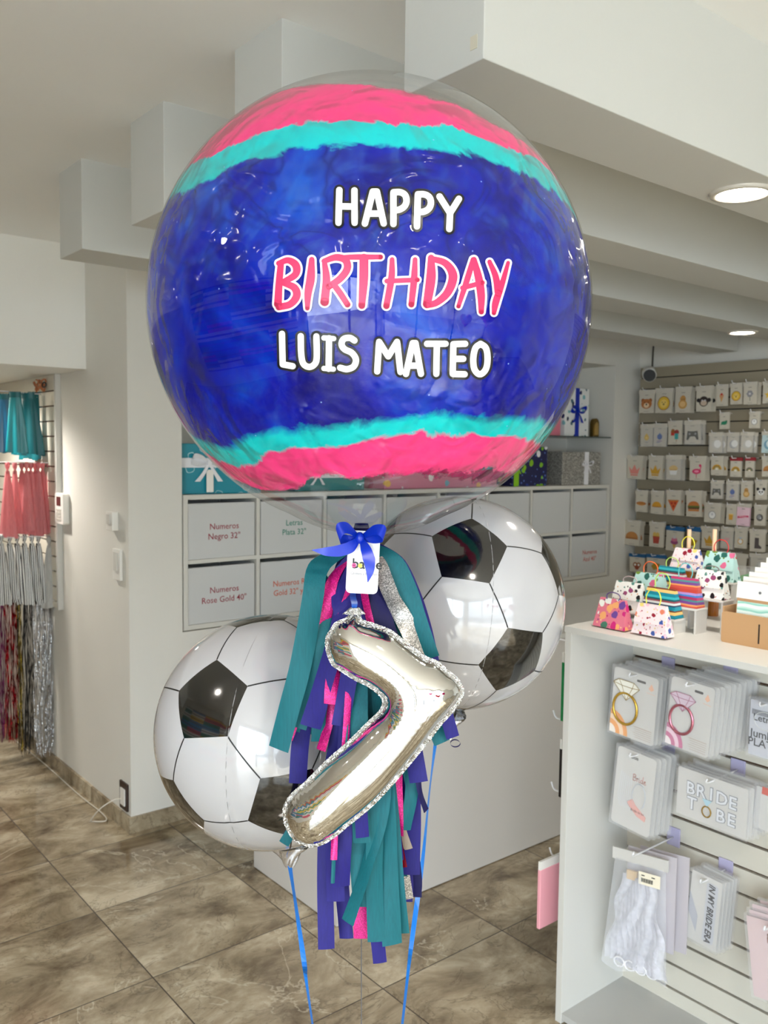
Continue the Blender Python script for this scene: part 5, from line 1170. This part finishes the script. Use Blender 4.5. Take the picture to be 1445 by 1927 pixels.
def bag(label, px, X, m_, hcol, hh=.04, lean=.0, hoff=0, dark=False):
    x0, y0, x1, y1 = px; a, b_, d_ = PX(x0, y0, X), PX(x1, y0, X), PX(x0, y1, X); zt = a.z
    yc = (a.y+b_.y)/2; W_ = a.y-b_.y; xm = (x0+x1)/2
    zb = PX(xm, y1, X).z; zt = PX(xm, y0, X).z; dep = W_*.42; H_ = zt-zb
    t = thing('paper_bag', label, 'gift bag', (X+dep/2, yc, zb), 'small paper gift bags on the case')
    f = Fr((X, yc, zb), (0, -1, 0), (0, 0, 1)); wt_, wb = W_*.40, W_*.5
    ft = lambda x, z, d: f.at(x, z, -d)
    m = MB(); vs = [ft(-wb, 0, 0), ft(wb, 0, 0), ft(wt_, H_, dep*.42), ft(-wt_, H_, dep*.42), ft(-wb, 0, dep), ft(wb, 0, dep), ft(wt_, H_, dep*.56), ft(-wt_, H_, dep*.56)]
    m.add(vs, [(0, 1, 2, 3), (5, 4, 7, 6), (1, 5, 6, 2), (4, 0, 3, 7), (3, 2, 6, 7), (0, 4, 5, 1)]); obj('bag_body', m, m_, t)
    if not dark:
        m = MB(); k = .38; fl = lambda x, z: ft(x, z, dep*.42*(z/H_)-.0035-.002*(1-z/H_))
        m.prism([fl(-wt_, H_*1.0), fl(-wt_-(wb-wt_)*.55, H_*k+.006), fl(-wt_-(wb-wt_)*.4, H_*k), fl(wt_+(wb-wt_)*.4, H_*k), fl(wt_+(wb-wt_)*.55, H_*k+.006), fl(wt_, H_*1.0)], -f.n*.0015); obj('folded_flap', m, m_, t)
    m = MB(); cp = cat_rom([ft(-wt_*.45+hoff, H_*.97, dep*.40), ft(-wt_*.5+hoff, H_+hh*.55, dep*.45), ft(-wt_*.15+hoff, H_+hh, dep*.45), ft(wt_*.35+hoff, H_+hh*.9, dep*.45), ft(wt_*.55+hoff, H_+hh*.4, dep*.45), ft(wt_*.45+hoff, H_*.97, dep*.40)], 20)
    m.tube(cp, .0016, 6); obj('bag_handle', m, cm(hcol), t, smooth=True); return f, zb, W_, dep
def k3(x0, y0, x1, y1): k = 220/1445; return (1080+x0*k, 980+y0*k, 1080+x1*k, 980+y1*k)
def k4(x0, y0, x1, y1): k = 185/1426; return (1260+x0*k, 980+y0*k, 1260+x1*k, 980+y1*k)
def with_riser(rl, info, X):
    f, zb, W_, dep = info
    if zb > CZT+.012: riser(rl, X-.012, X+dep+.012, f.o.y-W_/2-.008, f.o.y+W_/2+.008, zb-.0005)
bag('magenta mandala print paper bag with dark purple handle, nearest the case corner', k3(238,975,630,1330), 2.05, MAND, (84, 52, 120), .018, dark=True)
bag('pink floral paper bag with neon yellow handle, front of the display', k3(715,1045,1140,1420), 2.05, FLOR, (226, 232, 60), .042)
i1 = bag('white bag printed in black behind the magenta mandala bag', k3(448,765,835,1110), 2.15, PANDA, (180, 160, 160), .016)
i2 = bag('teal striped bag with lime handle behind the front pink floral bag', k3(825,840,1255,1185), 2.15, TST, (190, 226, 90), .042)
i3 = bag('pale teal floral bag with orange handle at the left of the third row', k3(690,655,1100,960), 2.25, TFLOR, (240, 110, 50), .034)
i4 = bag('multicoloured striped bag with aqua handle at the middle of the display', (1252,1088,1313,1141), 2.20, MST, (100, 190, 190), .040)
i5 = bag('teal striped bag with pale lime handle at the back behind the striped bag', k3(990,575,1350,830), 2.33, TST, (190, 220, 110), .028)
i6 = bag('white bag printed in black on the higher riser', k4(325,725,795,1125), 2.26, PANDA, (120, 110, 110), .012)
i7 = bag('pink floral bag with yellow handle at the top of the display', k4(5,410,430,690), 2.38, FLOR, (236, 226, 70), .036)
i8 = bag('teal floral bag with red handle, topmost and rightmost of the bags', k4(450,460,940,870), 2.40, TFLOR, (200, 40, 44), .036)
# three stepped risers carrying the rows
def stand(label, info, X, extra=0):
    f, zb, W_, dep = info
    riser(label, X-.010, X+dep+.006, f.o.y-W_/2-.006-extra, f.o.y+W_/2+.006, zb-.0006)
for nm, inf, X in (('low frosted riser under the left black and white bag', i1, 2.15), ('low frosted riser under the teal striped bag', i2, 2.15), ('frosted riser under the multicoloured striped bag', i4, 2.20), ('frosted riser under the orange handled bag', i3, 2.25),
    ('white riser under the right black and white bag', i6, 2.26), ('frosted riser under the pale lime handled bag', i5, 2.33), ('tall riser under the topmost pink floral bag', i7, 2.38), ('tall riser under the red handled bag', i8, 2.40)):
    if inf[1] > CZT+.015: stand(nm, inf, X)
# wooden sticks in amber jars
for (px, lab) in (((1297, 1000), 'left'), ((1345, 1000), 'right')):
    p = PX(px[0], px[1], 2.50); t = thing('wooden_stick', '%s of two pale wooden dowels standing behind the bags' % lab, 'stick', (p.x, p.y, CZT))
    obj('dowel', MB().tube([(p.x, p.y, CZT+.01), (p.x, p.y, PX(px[0], 996, 2.5).z)], .0065, 12), cm((226, 190, 156)), t, smooth=True)
    zz_ = PX(1340, 1040, 2.5).z; obj('amber_jar', MB().tube([(p.x, p.y, CZT), (p.x, p.y, zz_-.004), (p.x, p.y, zz_)], [.02, .02, .018], 16), mat('amber_glass', (166, 96, 30), .1), t)
    obj('jar_lid', MB().tube([(p.x, p.y, zz_), (p.x, p.y, zz_+.007)], .021, 16), cm((40, 34, 26)), t)
# kraft box with white envelopes
KR = mat('kraft_board', (190, 148, 104), .7)
a = PZ(1356, 1207, CZT); XK, YK = a.x, a.y; zt = PX(1362, 1150, XK).z; YK2 = YK-.34; XK2 = XK+.20
t = thing('kraft_box', 'brown kraft cardboard box with a slit front holding white envelopes', 'box', (XK, YK, CZT))
f = Fr((XK, YK, CZT), (0, -1, 0), (0, 0, 1)); m = MB(); f.slab(m, [(x+.17, y+(zt-CZT)/2) for x, y in rrect(.34, zt-CZT, .008)], -.004, 0); obj('front_panel', m, KR, t)
m = MB(); m.box(XK+.004, XK2, YK-.004, YK, CZT, zt+.012); m.box(XK+.004, XK2, YK2, YK2+.004, CZT, zt+.012); m.box(XK2-.004, XK2, YK2+.004, YK-.004, CZT, zt+.012); m.box(XK+.004, XK2-.004, YK2+.004, YK-.004, CZT, CZT+.004); obj('box_walls', m, KR, t)
m = MB(); sy = PX(1428, 1190, XK).y; m.box(XK-.0006, XK, sy-.002, sy+.002, CZT+.012, zt-.020); obj('front_slit', m, cm((40, 28, 20)), t)
EV = mat('envelope_white', (240, 238, 234), .5); WAVE = stripes('mint_waves', [(0, (226, 238, 232)), (.5, (150, 204, 190)), (.78, (190, 222, 212))], 60, .02)
for k in range(8):
    x = XK+.012+k*.021; y = YK-.030-.004*k; dz = .0
    pt = PX(1392+k*4.5, 1096-k*9.5, x).z if k < 7 else PX(1420, 1030, x).z
    ww = .125; f = Fr((x, y-ww/2, CZT+.006), (0, -1, 0), (.10, 0, 1)); H_ = pt-CZT-.006
    ordn = ('front', 'second', 'third', 'fourth', 'fifth', 'sixth', 'seventh', 'rearmost')[k]
    t = thing('snap_envelope', '%s white snap envelope standing in the kraft box' % ordn, 'envelope', f.o, 'white envelopes in the kraft box')
    m = MB(); f.slab(m, rect(-ww/2, 0, ww/2, H_), -.0015, .0015); obj('envelope_body', m, EV if k else cm((196, 150, 110)), t)
    m = MB(); f.slab(m, rect(-ww/2-.002, H_-.042, ww/2+.002, H_+.002), .002, .0035); obj('envelope_flap', m, EV, t)
    m = MB(); m.tube([f.at(.0, H_-.022, .0035), f.at(0, H_-.022, .0055)], .0035, 10); obj('snap_button', m, cm((110, 110, 114)), t)
    if k == 0:
        m = MB(); f.slab(m, rect(-ww/2+.003, H_-.092, ww/2-.018, H_-.050), .002, .004); obj('mint_wave_card', m, WAVE, t)

# ================================================================== LEFT: TASSELS AND FRINGE CURTAINS ON THE SIDE WALL
FX = PXL-.022
def rail(label, py_r, py_l, Y=4.56):
    a = Vector((FX, Y, PX(108, py_r, FX).z)); b_ = PY(-30, py_l, Y); mb = MB(); mb.tube(cat_rom([a, (a+b_)/2, b_, b_+Vector((-.01, 0, .02))], 12), .003, 6)
    tag(obj('hanging_rail', mb, METALW, smooth=True, origin=a), label, 'rail'); return a, b_
rail('white wire rail carrying the pink tassels', 872, 869); rail('white wire rail carrying the striped tassels', 1012, 1013); rail('white wire rail carrying the teal tassels', 738, 733, 4.66)
def tassel(label, px, y0, y1, wt_, wb, Y, m_, grp, seed=0, knob=True, ragged=.02, cat='tassel', folds=9):
    c = PY(px, y0, Y); L = c.z-PY(px, y1, Y).z; sc_ = (c-O).dot(fw)/F; t = thing('hanging_tassel', label, cat, c, grp); rg = random.Random(seed)
    wt_ *= sc_; wb *= sc_; rr = [rg.uniform(-1, 1) for _ in range(60)]; nf = folds
    def g(u, v):
        a = u*2*math.pi; w_ = (wt_+(wb-wt_)*(v**.75))/2*(1+.13*math.sin(a*nf+rr[0]*3)*v**.5); dz = L*v*(1+ragged*rr[int(u*nf*2) % 60]*v)
        return c+Vector((rt.x*w_*math.cos(a)+.4*fw.x*w_*math.sin(a), rt.y*w_*math.cos(a)+.4*fw.y*w_*math.sin(a), -dz))
    m = MB(); m.grid(g, 72, 14, wrap=True); obj('hanging_strips', m, m_, t, smooth=False)
    if knob: m = MB(); k_ = 5*sc_; m.tube([c+Vector((0, 0, .045)), c+Vector((0, 0, .035)), c+Vector((0, 0, .018)), c+Vector((0, 0, .004)), c-Vector((0, 0, .012))], [k_*.5, k_*1.0, k_*.8, k_*.35, wt_*.5], 10); obj('twisted_top', m, m_, t, smooth=True)
    return t
SAT_T = mat('teal_satin', (2, 122, 132), .32, spec=.8); SAT_T2 = mat('blue_teal_satin', (4, 84, 120), .3, spec=.8); SAT_T3 = mat('deep_teal_satin', (0, 92, 100), .4)
PKP = paper('pink_paper', (255, 172, 178), .5); WHP = paper('white_paper', (226, 226, 224), .3)
def band_top(t, c, w_, m_):
    m = MB(); m.grid(lambda u, v: c+Vector((rt.x*w_*math.cos(u*6.283), rt.y*w_*math.cos(u*6.283), 0))+Vector((fw.x, fw.y, 0))*.4*w_*math.sin(u*6.283)*(1)+Vector((0, 0, .028*v+.003*math.sin(u*90))), 60, 3, wrap=True); obj('gathered_band', m, m_, t)
for i, (px, y0, y1, a_, b_, Y, m_, lab) in enumerate((
   (6, 752, 850, 26, 44, 4.62, SAT_T2, 'blue teal satin tassel skirt at the left picture edge'), (28, 748, 852, 22, 46, 4.58, SAT_T, 'glossy teal satin tassel skirt, second from the left edge'),
   (52, 750, 856, 26, 58, 4.64, SAT_T3, 'dark teal tassel skirt in the middle of the top rail'), (68, 748, 864, 30, 62, 4.72, SAT_T3, 'deep teal tassel skirt nearest the slatted panel'))):
    t = tassel(lab, px, y0, y1, a_, b_, Y, m_, 'teal tassel skirts', i, knob=False, folds=7); c = PY(px, y0, Y); band_top(t, c, a_*.5*(c-O).dot(fw)/F, SAT_T3)
for i, px in enumerate((14, 28, 41, 50, 58, 66, 72, 80, 92)):
    lab = ('first', 'second', 'third', 'fourth', 'fifth', 'sixth', 'seventh', 'eighth', 'ninth')[i]
    tassel('bright pink paper tassel, %s from the left on the middle rail' % lab, px, 886, 1003+rr_.uniform(-6, 8), 7, 33 if i in (0, 8) else 27, 4.56+.012*(i % 3), PKP, 'pink tassels', 20+i, folds=6)
STR = stripes('grey_white_stripes', [(0, (226, 226, 222)), (.52, (70, 70, 74))], 150, .0, (1, .3, 0))
for i, px in enumerate((2, 18, 32, 46, 60, 72)):
    tassel('grey and white striped paper tassel, %s from the left on the lowest rail' % ('first', 'second', 'third', 'fourth', 'fifth', 'sixth')[i], px, 1022, 1132+rr_.uniform(-5, 8), 8, 34, 4.56+.012*(i % 3), STR, 'striped tassels', 40+i, folds=6)
tassel('white paper tassel at the right end of the lowest rail', 92, 1026, 1143, 7, 32, 4.55, WHP, None, 60, folds=6)
t = thing('copper_hair_bow', 'copper coloured curly bow clipped on a dark band high on the slatted panel', 'bow', PX(78, 722, FX-.03))
c = PX(74, 726, FX-.03); m = MB()
for k in range(9):
    p = c+Vector((0, .05-.014*k, .012*math.sin(k*1.7))); m.tube([p+Vector((-.012*math.cos(a*.7), .014*math.sin(a*.7), .02*math.cos(a*.7+k))) for a in range(9)], .004, 6)
obj('bow_curls', m, mat('copper_ribbon', (190, 120, 80), .3, .4), t, smooth=True)
m = MB(); m.tube([c+Vector((-.005, -.09+.03*math.cos(a*.5), .0+.012*math.sin(a*.5))) for a in range(13)], .004, 6, closed=True); obj('dark_band', m, cm((34, 30, 28)), t)
def tinsel(name, rgb, rough=.24, metal=1.0):
    s = N(name); mp = s.n('Mapping'); s.l(s.tc, mp.inputs[0]); mp.inputs['Scale'].default_value = (1, 1, .5)
    v = s.noise(90, 3, .7, mp.outputs[0]); s.l(s.mix(v, tuple(int(q*.45) for q in rgb), rgb), s.b.inputs['Base Color']); s.b.inputs['Metallic'].default_value = metal; s.b.inputs['Roughness'].default_value = rough
    s.bump(s.noise(60, 2, .6), .5, .02); return s.m
def fringe(label, x0, x1, y0, y1, Y, m_, n, seed):
    rg = random.Random(seed); a, b_ = PY(x0, y0, Y), PY(x1, y0, Y); zb = max(.012, PY((x0+x1)/2, y1, Y).z)
    t = thing('fringe_curtain', label, 'curtain', ((a.x+b_.x)/2, Y, a.z))
    obj('top_strip', MB().box(a.x, b_.x, Y-.004, Y+.004, a.z-.005, a.z+.02), m_, t); m = MB()
    n *= 3
    for k in range(n):
        x = a.x+(b_.x-a.x)*(k+.5)/n+rg.uniform(-.004, .004); w_ = (b_.x-a.x)/n*rg.uniform(1.6, 2.8); ph = rg.uniform(0, 6); d_ = rg.uniform(-.022, .022); e = zb+rg.uniform(0, .06); L = a.z-e
        m.grid(lambda u, v: Vector((x+(v-.5)*w_*math.cos(ph+u*rg_tw)+.006*math.sin(u*9+ph), Y+d_+(v-.5)*w_*math.sin(ph+u*rg_tw)+.006*math.sin(u*7+ph), a.z-L*u)) if (rg_tw := 5+ph) else None, 22, 1)
    o = obj('foil_strands', m, m_, t); o['kind'] = 'stuff'
fringe('silver foil fringe curtain hanging to the floor beside the pillar wall', 62, 98, 1128, 1428, 4.62, tinsel('silver_foil', (252, 252, 254)), 34, 1)
fringe('black foil fringe curtain with a gold glint beside the silver one', 32, 62, 1128, 1422, 4.72, tinsel('black_foil', (8, 8, 8), .3, .2), 26, 2)
fringe('gold foil fringe strands between the black curtain halves', 33, 38, 1128, 1418, 4.70, tinsel('gold_foil', (190, 160, 60)), 4, 5)
fringe('red foil fringe curtain left of the black one', 8, 32, 1128, 1400, 4.76, tinsel('red_foil', (170, 20, 34)), 20, 3)
fringe('magenta foil fringe curtain at the left picture edge', -24, 8, 1128, 1400, 4.82, tinsel('magenta_fringe_foil', (150, 40, 110), .3, .5), 24, 4)

# ================================================================== BEHIND THE PHOTOGRAPHER (seen in the balloons' reflections)
def heart(label, c, sz, m_):
    c = Vector(c); t = thing('heart_balloon', label, 'balloon', c); mb = MB()
    def g(u, v):
        a = u*2*math.pi; x = 16*math.sin(a)**3/16; z = (13*math.cos(a)-5*math.cos(2*a)-2*math.cos(3*a)-math.cos(4*a))/16
        k = math.sin(math.pi*v); s_ = -math.cos(math.pi*v); return c+Vector((x*k*sz, s_*sz*.42*(1 if True else 0), z*k*sz))
    mb.grid(g, 40, 14, wrap=True); obj('foil_body', mb, m_, t, smooth=True)
    obj('string', MB().tube([c+Vector((0, 0, -sz)), Vector((c.x, c.y, .02))], .0015, 5), METALW, t)
heart('red foil heart balloon by the shop window, seen only reflected', (1.3, -2.6, 1.35), .22, mat('heart_red', (190, 16, 44), .12, .4))
heart('pink foil heart balloon by the shop window, seen only reflected', (.5, -2.8, 1.8), .2, mat('heart_pink', (240, 80, 140), .12, .4))
heart('large magenta foil heart balloon at the window side, seen only reflected', (1.9, -2.3, 1.55), .26, mat('heart_magenta', (200, 20, 110), .12, .4))
s = N('packet_rack'); bt_ = s.n('TexBrick'); bt_.inputs['Scale'].default_value = 1; bt_.inputs['Brick Width'].default_value = .16; bt_.inputs['Row Height'].default_value = .22; bt_.inputs['Mortar Size'].default_value = .02
mp = s.n('Mapping'); s.l(s.tc, mp.inputs[0]); mp.inputs['Rotation'].default_value = (math.radians(90), 0, math.radians(90)); s.l(mp.outputs[0], bt_.inputs['Vector'])
vw = s.n('TexWhiteNoise', noise_dimensions='3D'); sn_ = s.n('VectorMath', operation='SNAP'); s.l(mp.outputs[0], sn_.inputs[0]); sn_.inputs[1].default_value = (.16, .22, 1); s.l(sn_.outputs[0], vw.inputs['Vector'])
s.l(s.mix(bt_.outputs['Fac'], s.ramp(vw.outputs['Value'], [(0, (220, 90, 120)), (.2, (236, 200, 80)), (.4, (90, 150, 210)), (.6, (236, 236, 240)), (.8, (60, 150, 140))], 'CONSTANT'), (120, 112, 104)), s.b.inputs['Base Color'])
t = thing('packet_display', 'wide rack of coloured packets on the left wall, seen only in reflections', 'display rack', (LX+.05, 1.8, .4))
obj('rack_board', MB().box(LX+.001, LX+.02, .0, 3.6, .4, 2.3), SLATC, t); obj('packet_rows', MB().box(LX+.021, LX+.07, .05, 3.55, .45, 2.25), s.m, t)
